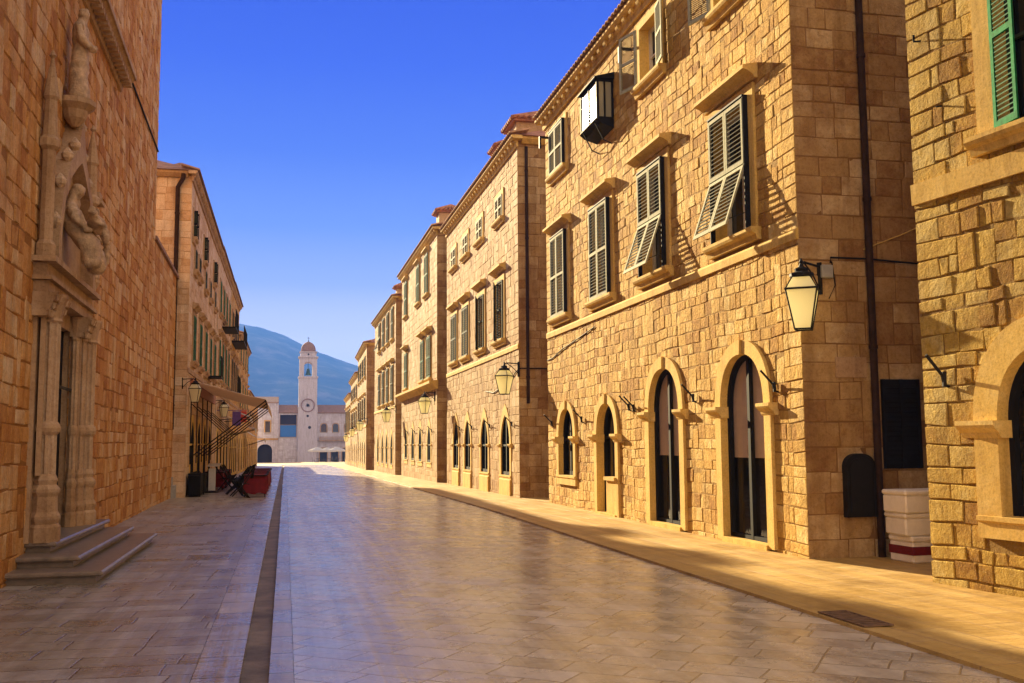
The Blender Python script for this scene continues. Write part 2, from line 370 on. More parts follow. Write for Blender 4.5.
strip('left_pavement', -6, -.645, -8, 130, M['paveL'], -.002)
strip('right_pavement', 5.21, 14, -8, 130, M['paveR'], .03)
strip('right_kerb', 5.03, 5.21, -8, 130, M['paveR'], .034, side=.06)
strip('plaza', -60, 70, 130, 330, M['paveR'], 0)

# ------------------------------------------------------------------ masonry wall
def arc(c, hw, zs, rise, z0, n=12):
    k = 0; RR = hw
    if rise > hw*1.3: k = (rise*rise-hw*hw)/(2*hw); RR = hw+k
    pts = [(c-hw, z0)]
    half = []
    for i in range(n+1):
        x = hw*max(0, cos(pi/2*i/n))**.87
        if k == 0: z = rise*sin(pi/2*i/n)**.87
        else:
            amax = math.acos(k/RR); a = amax*i/n; x = RR*cos(a)-k; z = RR*sin(a)
        half.append((x, z))
    pts += [(c-x, zs+z) for x, z in half]+[(c+x, zs+z) for x, z in half[::-1][1:]]
    pts.append((c+hw, z0)); return pts
def curve_hw(c, hw, zs, rise, z):
    if z <= zs: return hw
    t = z-zs
    if t >= rise: return 0
    if rise <= hw*1.3: return hw*max(0, 1-(t/rise)**2.3)**(1/2.3)
    k = (rise*rise-hw*hw)/(2*hw); RR = hw+k
    return max(0, sqrt(max(0, RR*RR-t*t))-k)

def wall_mesh(mb, fr, W, z0, H, holes, rh=.28, bw=.42, relief=.02, seed=1, lo=.001, quoin=(1, 1), regular=.5, ud=0.):
    """holes: dict(c,hw,z0,zs,rise,ow,oz0,ot): opening and the half-width, foot and top of the trim around it"""
    r = random.Random(seed)
    rects = []
    for h in holes:
        a, b = h['c']-h['hw'], h['c']+h['hw']
        rects.append((a, b, h['z0'], h['zs']))
        if h['rise'] > 0:
            n = 8
            for i in range(n):
                za = h['zs']+h['rise']*i/n; zb = h['zs']+h['rise']*(i+1)/n
                x = curve_hw(h['c'], h['hw'], h['zs'], h['rise'], za)+.01
                rects.append((h['c']-x, h['c']+x, za, zb))
    us = sorted({0, W, *[min(W, max(0, a)) for q in rects for a in q[:2]]}); zs = sorted({z0, H, *[a for q in rects for a in q[2:] if z0 < a < H]})
    for i in range(len(us)-1):                              # mortar backing with the openings cut out, merged down each column
        run = None
        um = (us[i]+us[i+1])/2
        for j in range(len(zs)-1):
            zm = (zs[j]+zs[j+1])/2
            hit = any(a < um < b and c < zm < d for a, b, c, d in rects)
            if not hit and run is None: run = zs[j]
            if run is not None and (hit or j == len(zs)-2):
                zt = zs[j] if hit else zs[j+1]
                mb.add([fr.P(us[i], 0, run), fr.P(us[i+1], 0, run), fr.P(us[i+1], 0, zt), fr.P(us[i], 0, zt)], [(0, 1, 2, 3)], 0, -1); run = None
    z = z0; row = 0; taken = []
    ph1, ph2, ph3 = r.uniform(0, 6), r.uniform(0, 6), r.uniform(0, 6)
    wa = .024 if relief in (.013, .017) else .01
    def wz(u, z):
        return z+(wa*(sin(u*1.1+ph1+z*.4)+.7*sin(u*2.7+ph2+z*1.3)+.5*sin(u*5.3+z*2.1+ph3))*.6 if z0+.1 < z < H-.1 else 0)
    while z < H-.05:
        h = rh*r.uniform(.72, 1.3)
        if z+h > H-.12: h = H-z
        zm = z+h/2
        blk = []
        for q in holes:
            oz1 = q['zs']+q['rise']+q['ot']
            if zm > q['oz0']-.02 and zm < oz1:
                x = q['ow'] if q['rise'] <= 0 or zm < q['zs'] else curve_hw(q['c'], q['ow'], q['zs'], q['rise']+q['ot'], min(zm+.0, oz1))
                if x > .08: blk.append((q['c']-x+.04, q['c']+x-.04))
        blk.sort()
        tall = [t_ for t_ in taken if t_[2] > z+.01]; taken = tall[:]
        blk += [(t_[0], t_[1]) for t_ in tall]; blk.sort()
        segs = []; u = 0
        for a, b in blk:
            if a > u+.02: segs.append((u, a))
            u = max(u, b)
        if u < W-.02: segs.append((u, W))
        for a, b in segs:
            u = a
            while u < b-.01:
                wd = bw*r.uniform(1-regular, 1+regular)
                edge = ''
                if u == 0 and quoin[0]: wd = .52 if row % 2 else .34; edge = 'l'
                if b-(u+wd) < .16: wd = b-u
                if quoin[1] and b == W and not (b-(u+wd) < .01):
                    qw = .34 if row % 2 else .52
                    if b-(u+wd) < qw+.1: wd = max(.15, b-qw-u)
                zx = 0
                if not edge and u+wd < b-.5 and u > a+.01 and wd > .16 and z+h*2 < H-.4 and r.random() < .1*min(1, relief/.015):
                    ok = not any(q['c']-q['ow']-.1 < u+wd and q['c']+q['ow']+.1 > u and q['oz0']-.1 < z+h*2 and q['zs']+q['rise']+q['ot']+.1 > z for q in holes)
                    if ok: zx = h*r.uniform(.8, 1.1); taken.append((u, u+wd, z+h+zx*.5))
                g = .006+r.uniform(0, .005)*relief/.02
                if edge or (quoin[1] and u+wd >= W-.01): pr = .012+lo; tone = r.uniform(.45, .9)
                else: pr = lo+relief*r.random(); tone = .5+(r.random()-.5)*.8
                j = lambda s=1.: r.uniform(-1, 1)*.016*s*min(1.3, relief/.02)
                u0, u1, za, zb = u+g, u+wd-g, z+g, z+h+zx-g
                uL = u if (u == 0) else u0; uR = W if abs(u+wd-W) < 1e-6 else u1
                if uL == 0 and u == 0: uL = -pr if quoin[0] else 0
                if uR == W: uR = W+(pr if quoin[1] else 0)
                bv = .006+.004*relief/.02
                base = [(uL+(0 if u == 0 else j()), za+j()), (uR+(0 if uR >= W else j()), za+j()), (uR+(0 if uR >= W else j()), zb+j()), (uL+(0 if u == 0 else j()), zb+j())]
                cu, cz = (u0+u1)/2, (za+zb)/2
                kx = max(.2, 1-2*bv/max(.05, u1-u0)); kz = max(.2, 1-2*bv/max(.05, zb-za))
                mid = (cu+j(3), cz+j(3))
                top = []
                for q, (bu, bz) in enumerate(base):
                    tu = bu if ((u == 0 and q in (0, 3)) or (uR >= W and q in (1, 2))) else cu+(bu-cu)*kx
                    top.append((tu, cz+(bz-cz)*kz))
                vs = [fr.P(a_, 0, wz(a_, c_)) for a_, c_ in base]+[fr.P(a_, -pr+j(.35), wz(a_, c_)) for a_, c_ in top]+[fr.P(mid[0], -pr-relief*.25*r.random(), wz(*mid))]
                mb.add(vs, [(0, 1, 5, 4), (1, 2, 6, 5), (2, 3, 7, 6), (3, 0, 4, 7), (4, 5, 8), (5, 6, 8), (6, 7, 8), (7, 4, 8)], 0, tone)
                u += wd
        z += h; row += 1

# ------------------------------------------------------------------ openings
def leaf(fr, hu, d, wd, z0, z1, ang, y=-.03, th=.035, sp=.06, mats=(0, 0), mb=None, pitch_out=0., zh=None, mid=True):
    """a louvred shutter leaf: hinged at u=hu, reaching d*wd along the wall, swung out by ang; or (pitch_out) hung from its top edge"""
    mb = mb or MB()
    def P(s, t, z):
        if pitch_out:
            dz = zh-z; yy = y-dz*sin(pitch_out)-t*cos(pitch_out); zz = zh-dz*cos(pitch_out)+t*sin(pitch_out)*0
            return fr.P(hu+d*s, yy, zz)
        return fr.P(hu+d*(s*cos(ang)+t*sin(ang)), y-s*sin(ang)-t*cos(ang)*1., z)
    def bx(s0, s1, t0, t1, a, b, m=0, sk=0.):
        vs = [P(s0, t0, a+sk), P(s1, t0, a+sk), P(s1, t1, a), P(s0, t1, a), P(s0, t0, b+sk), P(s1, t0, b+sk), P(s1, t1, b), P(s0, t1, b)]
        mb.add(vs, [(3, 2, 1, 0), (4, 5, 6, 7), (0, 1, 5, 4), (1, 2, 6, 5), (2, 3, 7, 6), (3, 0, 4, 7)], m)
    f = min(.055, wd*.14)
    bx(0, f, 0, th, z0, z1); bx(wd-f, wd, 0, th, z0, z1)
    bx(f, wd-f, 0, th, z0, z0+.07); bx(f, wd-f, 0, th, z1-.06, z1)
    zz = z0+.07
    zm = (z0+z1)/2 if mid else None
    if mid: bx(f, wd-f, 0, th, zm-.035, zm+.035)
    while zz < z1-.06-sp*.3:
        if not (mid and abs(zz+sp/2-zm) < .05): bx(f, wd-f, .006, th-.006, zz, zz+(.022 if pitch_out else .014), 1, 0 if pitch_out else sp*.22)
        zz += sp
    return mb

def frame_sur(fr, c, hw, z0, z1, sw, yf, yb, mb=None):
    mb = mb or MB()
    inn = [(c-hw, z0), (c-hw, z1), (c+hw, z1), (c+hw, z0)]; out = [(c-hw-sw, z0), (c-hw-sw, z1+sw), (c+hw+sw, z1+sw), (c+hw+sw, z0)]
    mb.ringp(fr, inn, out, yf, yb, 0, tone=R.uniform(.3, .8)); return mb

def rect_window(fr, root, c, w_, z0, z1, sur=.22, hood=0, hoodz=None, sill=True, mode='closed', shm='shCream', trim='trim', sp=.06, label=None, proud=.05, shlabel=None, shy=-.03):
    hw = w_/2
    win = MB(); yb = .22
    win.add([fr.P(c-hw, yb+.02, z0), fr.P(c+hw, yb+.02, z0), fr.P(c+hw, yb+.02, z1), fr.P(c-hw, yb+.02, z1)], [(0, 1, 2, 3)], 1)
    wo = win.build('window', [M['black'], M['glass']], root)
    if label: wo['label'] = label
    fm = MB()
    for a, b in ((c-hw, c-hw+.07), (c+hw-.07, c+hw), (c-.035, c+.035)): fm.box(fr, a, b, yb-.05, yb+.01, z0, z1)
    for a, b in ((z0, z0+.07), (z1-.07, z1), ((z0+z1)/2-.02, (z0+z1)/2+.02)): fm.box(fr, c-hw+.07, c+hw-.07, yb-.045, yb+.005, a, b)
    fm.build('frame', M['shDark'] if shm != 'shCream' else M['whitepaint'], wo)
    frame_sur(fr, c, hw, z0, z1, sur, -proud, yb).build('surround', M[trim], wo, tone=True)
    if sill:
        s = MB(); s.prism(fr, [(0, z0-.2), (-.08, z0-.2), (-.1, z0-.12), (-.16, z0-.09), (-.18, z0-.05), (-.18, z0), (yb, z0+.002), (yb, z0-.2)], c-hw-sur-.08, c+hw+sur+.08, 0, .6)
        s.build('sill', M[trim], wo)
    if hood:
        hz = hoodz or z1+sur+.08; s = MB()
        s.prism(fr, [(0, hz), (-.07, hz), (-.09, hz+.05), (-.17, hz+.1), (-hood, hz+.13), (-hood, hz+.19), (-.02, hz+.24), (0, hz+.24)], c-hw-sur-.12, c+hw+sur+.12, 0, .7)
        s.build('hood', M[trim], wo)
    if mode: shutters(fr, wo, c, hw, z0, z1, mode, shm, sp, shy)
    if mode in ('closed', 'project') and shy < -.045:
        for u in (c-hw-.022, c+hw+.004):
            k_ = MB(); k_.box(fr, u, u+.018, shy-.03, -proud+.01, z0+.01, z1+.02); k_.build('casing', M['black'], wo)
        k_ = MB(); k_.box(fr, c-hw-.022, c+hw+.022, shy-.04, -proud+.01, z1+.021, z1+.05); k_.build('casing', M['black'], wo)
    return wo
def shutters(fr, wo, c, hw, z0, z1, mode, shm, sp, y=-.03):
    ms = [M[shm], M['slat'] if shm in ('shCream', 'shDark') else M['shDark']]  # cream and green leaves: dark slats stand in for shade in the gaps
    lab = None
    def mk(mb): return mb.build('shutter', ms, wo)
    if mode == 'closed':
        for d in (1, -1):
            mk(leaf(fr, c-d*hw*1.0, d, hw-.006, z0+.01, z1-.01, .02, y, sp=sp))
    elif mode == 'project':
        zm = z0+(z1-z0)*.5
        for d in (1, -1):
            u = c-d*hw
            mb = leaf(fr, u, d, hw-.006, zm, z1-.01, 0, y, sp=sp, mid=False)
            leaf(fr, u, d, hw-.006, z0+.02, zm-.02, 0, y, sp=sp, mb=mb, pitch_out=radians(19), zh=zm-.02, mid=False)
            mk(mb)
        for u in (c-hw+.3, c+hw-.3):
            b = MB(); b.tube([fr.P(u, .0, z0+.35), fr.P(u, -.38, z0+.2)], .009, 5); b.build('stay', M['iron'], wo)
    elif mode == 'open':
        mk(leaf(fr, c-hw, -1, hw, z0, z1, radians(18), y, sp=.036)); mk(leaf(fr, c+hw, 1, hw, z0, z1, radians(10), y, sp=.036))
    elif mode == 'ajar':        # the farther leaf stands out from the wall, the nearer is shut
        mk(leaf(fr, c-hw, 1, hw, z0, z1, radians(14), y, sp=sp)); mk(leaf(fr, c+hw, -1, hw-.006, z0, z1, radians(4), y, sp=sp))
    elif mode == 'wide':
        for d in (1, -1): mk(leaf(fr, c-d*hw, d, .15, z0, z1, radians(92), y, sp=.025))
def capital(mb, fr, u0, u1, z, yb=0., pr=.06, s=1.):
    mb.prism(fr, [(yb, z-.12*s), (-pr, z-.12*s), (-pr-.02, z-.09*s), (-pr-.03, z-.06*s), (-pr-.09*s, z-.01), (-pr-.11*s, z+.02), (-pr-.11*s, z+.07*s), (yb, z+.07*s)], u0, u1, 0, .8)

def arch_opening(fr, root, c, hw, z0, zs, rise, sw=.28, kind='door', trim='trim', depth=.42, key=True, ot=None, knee=None, inner='dark', hook=0, proud=.06, pts=12, capd=.16, point=0, cs=1.):
    """arched shop door or window: dressed stone surround, capitals, key stone, dark timber frame and glass set deep"""
    nm = 'doorway' if kind != 'window' else 'arched_window'
    inn = arc(c, hw, zs, rise, z0, pts); ot = sw if ot is None else ot
    out = arc(c, hw+sw, zs, rise+ot+point, z0-(0 if kind != 'window' else .0), pts)
    g = MB()
    yb = depth-.04
    n = len(inn)
    if inner == 'open':
        pass
    # glass
    g.add([fr.P(u, depth, z) for u, z in inn], [tuple(range(n))], 0)
    wo = g.build(nm, [M['glass'] if inner != 'open' else M['clear']], root)
    fm = MB(); t = .07
    inn2 = arc(c, hw-t, zs, rise-t, z0+.02, pts)
    fm.ringp(fr, inn2, inn, yb-.03, yb+.05, None)
    fm.box(fr, c-.045, c+.045, yb-.025, yb+.045, z0, zs+rise-.06)
    fm.box(fr, c-hw+t, c+hw-t, yb-.02, yb+.04, zs-.03, zs+.03) if inner != 'open' else None
    fm.box(fr, c-hw+t, c+hw-t, yb-.02, yb+.04, z0, z0+.12)
    fm.build('frame', M['black'], wo)
    s = MB()
    # jambs and archivolt as separate stones
    tones = [R.uniform(.3, .9) for _ in range(40)]
    s.ringp(fr, inn, out, -proud, depth, 0, 0, .6)
    if kind == 'window':
        s.prism(fr, [(0, z0-.24), (-proud-.005, z0-.24), (-proud-.005, z0-.07), (-proud-.03, z0-.05), (-proud-.03, z0), (depth, z0+.01), (depth, z0-.24)], c-hw-sw, c+hw+sw, 0, .6)
    else:
        s.prism(fr, [(0, z0-.06), (-proud-.03, z0-.06), (-proud-.03, z0+.05), (depth, z0+.055), (depth, z0-.06)], c-hw-.02, c+hw+.02, 0, .5)
    if knee:                # the shop counter: half the opening closed by a stone sill
        ku0, ku1 = (c, c+hw) if knee > 0 else (c-hw, c)
        s.box(fr, ku0+.02, ku1, -proud+.004, depth-.06, z0-.1, z0+.8, 0, .5)
        s.box(fr, ku0-.02, ku1+.06, -proud-.05, depth-.06, z0+.8, z0+.88, 0, .7)
    s.build('surround', M[trim], wo)
    for d in (-1, 1):
        cp = MB(); a, b = c+d*(hw-.05), c+d*(hw+sw+capd)
        capital(cp, fr, min(a, b), max(a, b), zs, max(0, depth-.06), proud, cs)
        cp.build('capital', M[trim], wo)
    if key:
        k = MB(); zt = zs+rise
        k.plate(fr, [(c-.06, zt-.01), (c+.06, zt-.01), (c+.085, zt+ot+.01+point), (c-.085, zt+ot+.01+point)], -proud-.035, 0)
        k.build('keystone', M[trim], wo)
    return wo, dict(c=c, hw=hw, z0=z0-.02, zs=zs, rise=rise, ow=hw+sw, oz0=z0-.24 if kind == 'window' else z0-.1, ot=ot+point)

def hookbar(fr, root, u, z, s=1.):
    b = MB()
    b.tube([fr.P(u, 0, z-.12*s), fr.P(u, -.07*s, z-.1*s), fr.P(u, -.1*s, z+.02*s), fr.P(u-.0, -.33*s, z+.26*s)], .02*s, 6)
    b.tube([fr.P(u, -.07*s, z-.12*s), fr.P(u, -.07*s, z+.06*s)], .028*s, 6)
    b.build('awning_hook', M['iron'], root)

def rect_hole(c, w_, z0, z1, sur): return dict(c=c, hw=w_/2, z0=z0, zs=z1, rise=0, ow=w_/2+sur, oz0=z0-.18, ot=sur)

def eave(fr, root, W, H, ov=.42, sp=.45, trim='trim', mod=True, name='eave', tile='tile', u0=0.):
    e = MB()
    e.prism(fr, [(0, H-.22), (-.06, H-.22), (-.08, H-.1), (-.12, H-.06), (-.12, H), (0, H)], u0-.12, W+.12, 0, .6)
    e.prism(fr, [(.1, H+.002), (-ov+.06, H+.002), (-ov, H+.05), (-ov, H+.11), (.1, H+.11)], u0-.3, W+.3, 0, .7)
    if mod:
        u = u0+.1
        while u < W:
            e.prism(fr, [(-.12, H-.14), (-.13, H-.14), (-.17, H-.09), (-ov+.07, H-.05), (-ov+.07, H), (-.12, H)], u, u+.15, 0, .55); u += sp
    e.build(name, M[trim], root)
    t = MB(); u = u0-.28                     # the cover tiles ending over the cornice
    while u < W+.28:
        pts = []
        for k in range(7):
            a = pi*k/6; pts.append((u+.1-.1*cos(a), .085*sin(a)))
        for (ya, yb, za, zb) in ((-ov-.07, .35, H+.13, H+.3),):
            vs = [fr.P(p, ya, za+q) for p, q in pts]+[fr.P(p, yb, zb+q) for p, q in pts]+[fr.P(p, ya, za+q-.02) for p, q in pts[::-1]]
            t.add(vs, [(i, i+1, 8+i, 7+i) for i in range(6)]+[tuple(range(7))+tuple(range(14, 21))], 0)
        u += .22
    t.build('tile_edge', M['tileS' if tile == 'tile' else tile], root)

def roof(fr, root, W, D, H, rise=2.2, ov=.45, mat='tile', chim=None):
    r = MB(); P = fr.P; z = H+.12; i = min(D/2, W/2)
    r.add([P(-.3, -ov, z), P(W+.3, -ov, z), P(W+.3, D+ov, z), P(-.3, D+ov, z), P(i, D/2, z+rise), P(max(W-i, i+.01), D/2, z+rise)],
          [(0, 1, 5, 4), (1, 2, 5), (2, 3, 4, 5), (3, 0, 4), (3, 2, 1, 0)])
    o = r.build('roof', M[mat], root); return o

def chimney(fr, rf, u, y, z0, z1, w_=.9, d=.7, wall='trim', tm='tile'):
    c = MB(); c.box(fr, u-w_/2, u+w_/2, y-d/2, y+d/2, z0, z1, bev=.02)
    co = c.build('chimney', M[wall], rf)
    t = MB(); o = .16
    P = fr.P; a, b, e, f_ = u-w_/2-o, u+w_/2+o, y-d/2-o, y+d/2+o
    t.box(fr, a+.04, b-.04, e+.04, f_-.04, z1+.002, z1+.06)
    t.add([P(a, e, z1+.06), P(b, e, z1+.06), P(b, f_, z1+.06), P(a, f_, z1+.06), P(a+.3, y, z1+.36), P(b-.3, y, z1+.36)], [(0, 1, 5, 4), (1, 2, 5), (2, 3, 4, 5), (3, 0, 4), (3, 2, 1, 0)])
    n = int((b-a)/.2)
    for k in range(n+1):
        uu = a+(b-a)*k/n
        for sgn, yy in ((1, e), (-1, f_)):
            t.tube([P(uu, yy-.04*sgn, z1+.1), P(min(max(uu, a+.3), b-.3), y, z1+.4)], .055, 6)
    m = int((f_-e)/.2)
    for k in range(m+1):
        yy = e+(f_-e)*k/m
        for uu, ux in ((a, a+.3), (b, b-.3)): t.tube([P(uu+(.04 if uu > u else -.04), yy, z1+.1), P(ux, y, z1+.4)], .055, 6)
    t.build('chimney_cap', M[tm], co)

def building(label, fr, W, H, D, holes, wallm='stoneA', near='right', z0=-.3, rh=.28, bw=.42, relief=.02, seed=1, name='stone_house', side_holes=(), sidem='stoneSide', courses=(4.78,), roofm='tile', srh=.3, sbw=.5, ov=.26, trim='trim', eavetrim=None, mod=True, root=None, cat='house', regular=.45, far_side=True):
    """W along the street, D back from it; the end that faces the photographer is 'right' (u=W) or 'left' (u=0)"""
    if root is None: root = thing(name, label, cat, fr.P(W/2, 0, 0))
    w_ = MB(); wall_mesh(w_, fr, W, z0, H, holes, rh, bw, relief, seed, quoin=(near == 'left', near == 'right') if not far_side else (1, 1), regular=regular)
    w_.build('wall', M[wallm], root)
    ends = MB()
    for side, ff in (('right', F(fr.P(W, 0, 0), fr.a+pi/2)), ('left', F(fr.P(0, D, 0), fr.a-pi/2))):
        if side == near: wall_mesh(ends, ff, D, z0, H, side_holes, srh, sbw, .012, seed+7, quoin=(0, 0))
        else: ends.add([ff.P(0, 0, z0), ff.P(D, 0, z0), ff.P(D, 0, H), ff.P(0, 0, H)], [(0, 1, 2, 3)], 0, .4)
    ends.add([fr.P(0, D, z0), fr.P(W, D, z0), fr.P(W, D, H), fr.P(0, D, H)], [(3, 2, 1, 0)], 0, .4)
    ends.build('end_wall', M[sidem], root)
    # dark rooms behind the glass
    for z in courses:
        c = MB(); c.prism(fr, [(0, z-.1), (-.045, z-.1), (-.05, z+.02), (-.03, z+.06), (0, z+.07)], -.02, W+.03, 0, .6)
        c.build('string_course', M[trim], root)
    eave(fr, root, W, H, ov, trim=eavetrim or trim, mod=mod, tile=roofm)
    ff = F(fr.P(W, 0, 0), fr.a+pi/2) if near == 'right' else F(fr.P(0, D, 0), fr.a-pi/2)
    e = MB(); e.prism(ff, [(0, H-.1), (-.1, H-.1), (-.22, H+.03), (-.22, H+.11), (.0, H+.11)], .12 if near == 'right' else 0, D if near == 'right' else D-.12, 0, .5)
    e.build('end_eave', M[trim], root)
    rf = roof(fr, root, W, D, H, mat=roofm, ov=ov-.02)
    return root, rf

def pipe(ff, root, u, z0, z1, r=.045, y=-.09, mat='pipe', bend=0.):
    p = MB(); pts = [ff.P(u, y, z0)]
    pts += [ff.P(u, y, z1-.35)]
    pts += [ff.P(u+bend, y-.08, z1-.05), ff.P(u+bend, y-.08, z1+.1)] if bend else [ff.P(u, y, z1)]
    p.tube(pts, r, 10)
    z = z0+.8
    while z < z1-.4: p.tube([ff.P(u, y, z), ff.P(u, y, z+.05)], r+.012, 10); z += 2.2
    p.build('drainpipe', M[mat], root, smooth=True)

# ================================================================== RIGHT-HAND ROW
RT = -pi/2
def openings_row(fr, root, specs, **kw):
    return [arch_opening(fr, root, *s, **kw)[1] for s in specs]

# --- the big golden house (near corner at y=13.1)
fA = F((7.25, 27.4, 0), RT)
A = thing('stone_house', 'large golden stone house with cream shutters and a hanging glazed box window', 'house', fA.P(7.15, 0, 0), group=None)
holes = []
o1, h = arch_opening(fA, A, 12.38, .79, .06, 2.2, .9, .22, 'door', inner='open', depth=.14); holes.append(h)
o2, h = arch_opening(fA, A, 8.92, .8, .06, 2.22, .9, .22, 'door', inner='open', depth=.14); holes.append(h)
o3, h = arch_opening(fA, A, 5.27, .68, .02, 1.8, .78, .2, 'door', knee=1, depth=.2); holes.append(h)
o4, h = arch_opening(fA, A, 1.9, .7, .82, 1.77, .8, .2, 'window', depth=.15); holes.append(h)
for o, c in ((o1, 12.38), (o2, 8.92)):                       # what shows through the two glazed doors
    b = MB(); b.plate(fA, arc(c, .78, 2.2, .88, 1.42, 10), .16, .19); b.build('window_blind', M['int'], o)
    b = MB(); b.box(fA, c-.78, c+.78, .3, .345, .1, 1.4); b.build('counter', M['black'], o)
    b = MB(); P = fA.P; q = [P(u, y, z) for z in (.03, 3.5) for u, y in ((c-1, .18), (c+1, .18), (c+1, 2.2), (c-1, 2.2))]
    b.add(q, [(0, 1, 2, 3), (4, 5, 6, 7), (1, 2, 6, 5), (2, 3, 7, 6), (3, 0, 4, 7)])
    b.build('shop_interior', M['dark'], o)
wins = [(12.25, 1.32, 5.05, 7.22, 'project'), (8.6, 1.32, 5.07, 7.24, 'project'), (5.15, 1.36, 5.06, 7.26, 'closed'), (1.5, 1.36, 5.08, 7.3, 'closed')]
for i, (c, w_, a, b, md) in enumerate(wins):
    rect_window(fA, A, c, w_, a, b, hood=.26, hoodz=7.46, mode=md, sur=.2, sp=.075, shy=-.11); holes.append(rect_hole(c, w_, a, b, .2))
for i, (c, w_, a, b, md) in enumerate([(12.3, 1.1, 9.12, 10.4, 'open'), (8.58, 1.15, 9.15, 10.4, 'open'), (1.45, 1.35, 9.1, 10.35, 'closed')]):
    rect_window(fA, A, c, w_, a, b, hood=0, mode=md, sur=.16, sp=.07, shy=-.1); holes.append(rect_hole(c, w_, a, b, .16))
# hanging glazed box window
c0, c1, z0, z1 = 4.86, 6.15, 9.05, 10.0
bay = MB()
for u in (c0, (c0+c1)/2-.03, c1-.06): bay.box(fA, u, u+.07, -.42, -.36, z0, z1)
for u in (c0, c1-.06): bay.box(fA, u, u+.06, -.06, 0, z0, z1); bay.box(fA, u, u+.06, -.24, -.2, z0, z1)
for z in (z0, z1-.06): bay.box(fA, c0+.06, c1-.06, -.418, -.362, z, z+.06); [bay.box(fA, u+.002, u+.058, -.362, -.058, z, z+.06) for u in (c0, c1-.06)]
bay.prism(fA, [(0, z1+.16), (-.48, z1+.03), (-.48, z1), (0, z1)], c0-.06, c1+.06)
bay.prism(fA, [(0, z0), (-.44, z0), (-.32, z0-.1), (0, z0-.2)], c0-.02, c1+.02)
bo = bay.build('bay_window', M['black'], A); bo['label'] = 'glazed black box window hanging from the wall'
g = MB(); g.box(fA, c0+.03, c1-.03, -.4, -.37, z0+.03, z1-.03); g.build('pane', M['pale'], bo)
for u in (c0+.02, c1-.04): g = MB(); g.box(fA, u, u+.02, -.36, -.02, z0+.06, z1-.06); g.build('side_pane', M['pale'], bo)
for u in (c0+.2, c1-.2): g = MB(); g.tube([fA.P(u, 0, z0-.5), fA.P(u, -.2, z0-.42), fA.P(u, -.4, z0-.03)], .015, 6); g.build('brace', M['iron'], bo)
for u, z in ((13.55, 2.65), (10.45, 2.62), (7.25, 2.55), (6.95, 2.58), (3.4, 2.4), (.55, 2.35)): hookbar(fA, A, u, z-.12, .85)
for u, z in ((7.35, 10.2), (.35, 10.35)): 
    b = MB(); b.box(fA, u, u+.07, -.3, 0, z, z+.05); b.box(fA, u, u+.06, -.3, -.25, z-.3, z); b.build('iron_bracket', M['iron'], A)
building('', fA, 14.3, 10.95, 9, holes, 'stoneA', rh=.205, bw=.27, relief=.013, seed=3, root=A, sidem='stoneSide', srh=.3, sbw=.48, courses=(4.72,))
sA = F((7.25, 13.1, 0), 0)                                   # its shaded end wall on the alley
pipe(sA, A, 1.1, .02, 11.0, .055, -.09)
b = MB(); b.box(sA, 1.24, 1.86, -.03, .0, 1.28, 2.58)
for k in range(2):
    for q in range(17): b.prism(sA, [(-.03, 1.34+q*.07), (-.05, 1.34+q*.07), (-.032, 1.39+q*.07)], 1.28+k*.28, 1.53+k*.28)
for u_ in (1.24, 1.53, 1.81): b.box(sA, u_, u_+.045, -.06, -.031, 1.28, 2.58)
b.build('side_shutter', M['black'], A)
b = MB(); b.plate(sA, arc(.8, .21, 1.3, .18, .6, 8), -.1, 0); b.plate(sA, arc(.8, .17, 1.3, .14, .66, 8), -.115, -.1); b.ringp(sA, arc(.8, .21, 1.3, .18, .6, 8), arc(.8, .235, 1.3, .205, .6, 8), -.12, 0)
b.build('meter_cabinet', M['iron'], A)
b = MB(); b.box(sA, .52, 1.02, -.03, 0, 2.6, 2.9, bev=.006); b.build('stone_plaque', M['trimL'], A)
b = MB(); b.tube([sA.P(.5, -.03, 4.28), sA.P(.5, -.03, 4.36), sA.P(1.1, -.03, 4.36), sA.P(2.2, -.03, 4.3), sA.P(4, -.03, 4.3)], .014, 5)
b.tube([sA.P(.45, -.03, 3.75), sA.P(.56, -.03, 3.95), sA.P(.52, -.03, 4.3)], .008, 5); b.build('cable', M['black'], A)
b = MB(); b.box(sA, .32, .5, -.1, 0, 4.05, 4.24, bev=.01); b.build('junction_box', M['grey'], A)
b = MB(); b.tube([sA.P(1.05, -.02, 4.5), sA.P(1.7, -.02, 4.75), sA.P(2.5, -.02, 5.1)], .01, 5); b.build('pale_cable', M['trim'], A)
b = MB(); b.tube([fA.P(0.02, -.03, 4.0), fA.P(.6, -.03, 4.02), fA.P(1.6, -.03, 4.18), fA.P(2.8, -.03, 4.28), fA.P(4.5, -.03, 4.45)], .014, 5); b.build('facade_cable', M['black'], A)
for z in (5.05, 7.0): 
    pass

# --- the nearest house at the right edge
fD = F((7.45, 10.57, 0), math.atan2(-1.27, .17))
D0 = thing('stone_house', 'rough golden stone house with a bright green shutter at the right edge', 'house', fD.P(3, 0, 0))
holes = []
o, h = arch_opening(fD, D0, 1.82, .72, .86, 1.83, .85, .33, 'window', inner='open', depth=.17); holes.append(h)
b = MB(); b.box(fD, .9, 2.8, .9, .94, .5, 3); 
for z in (1.0, 1.38, 1.76): b.box(fD, .95, 2.7, .6, .9, z, z+.03)
b.build('shelf', M['int'], o)
b = MB()
for k in range(8):
    u = 1.12+k*.19
    for z in (1.41, 1.03): b.lathe(fD.P(u, .72, z), [(.04, 0), (.05, .05), (.045, .12), (.02, .16), (.02, .2)], 8)
b.build('jars', M['redplast'], o)
b = MB(); b.box(fD, .8, 2.9, 1.0, 2.2, 0, 3.2); b.build('shop_interior', M['dark'], o)
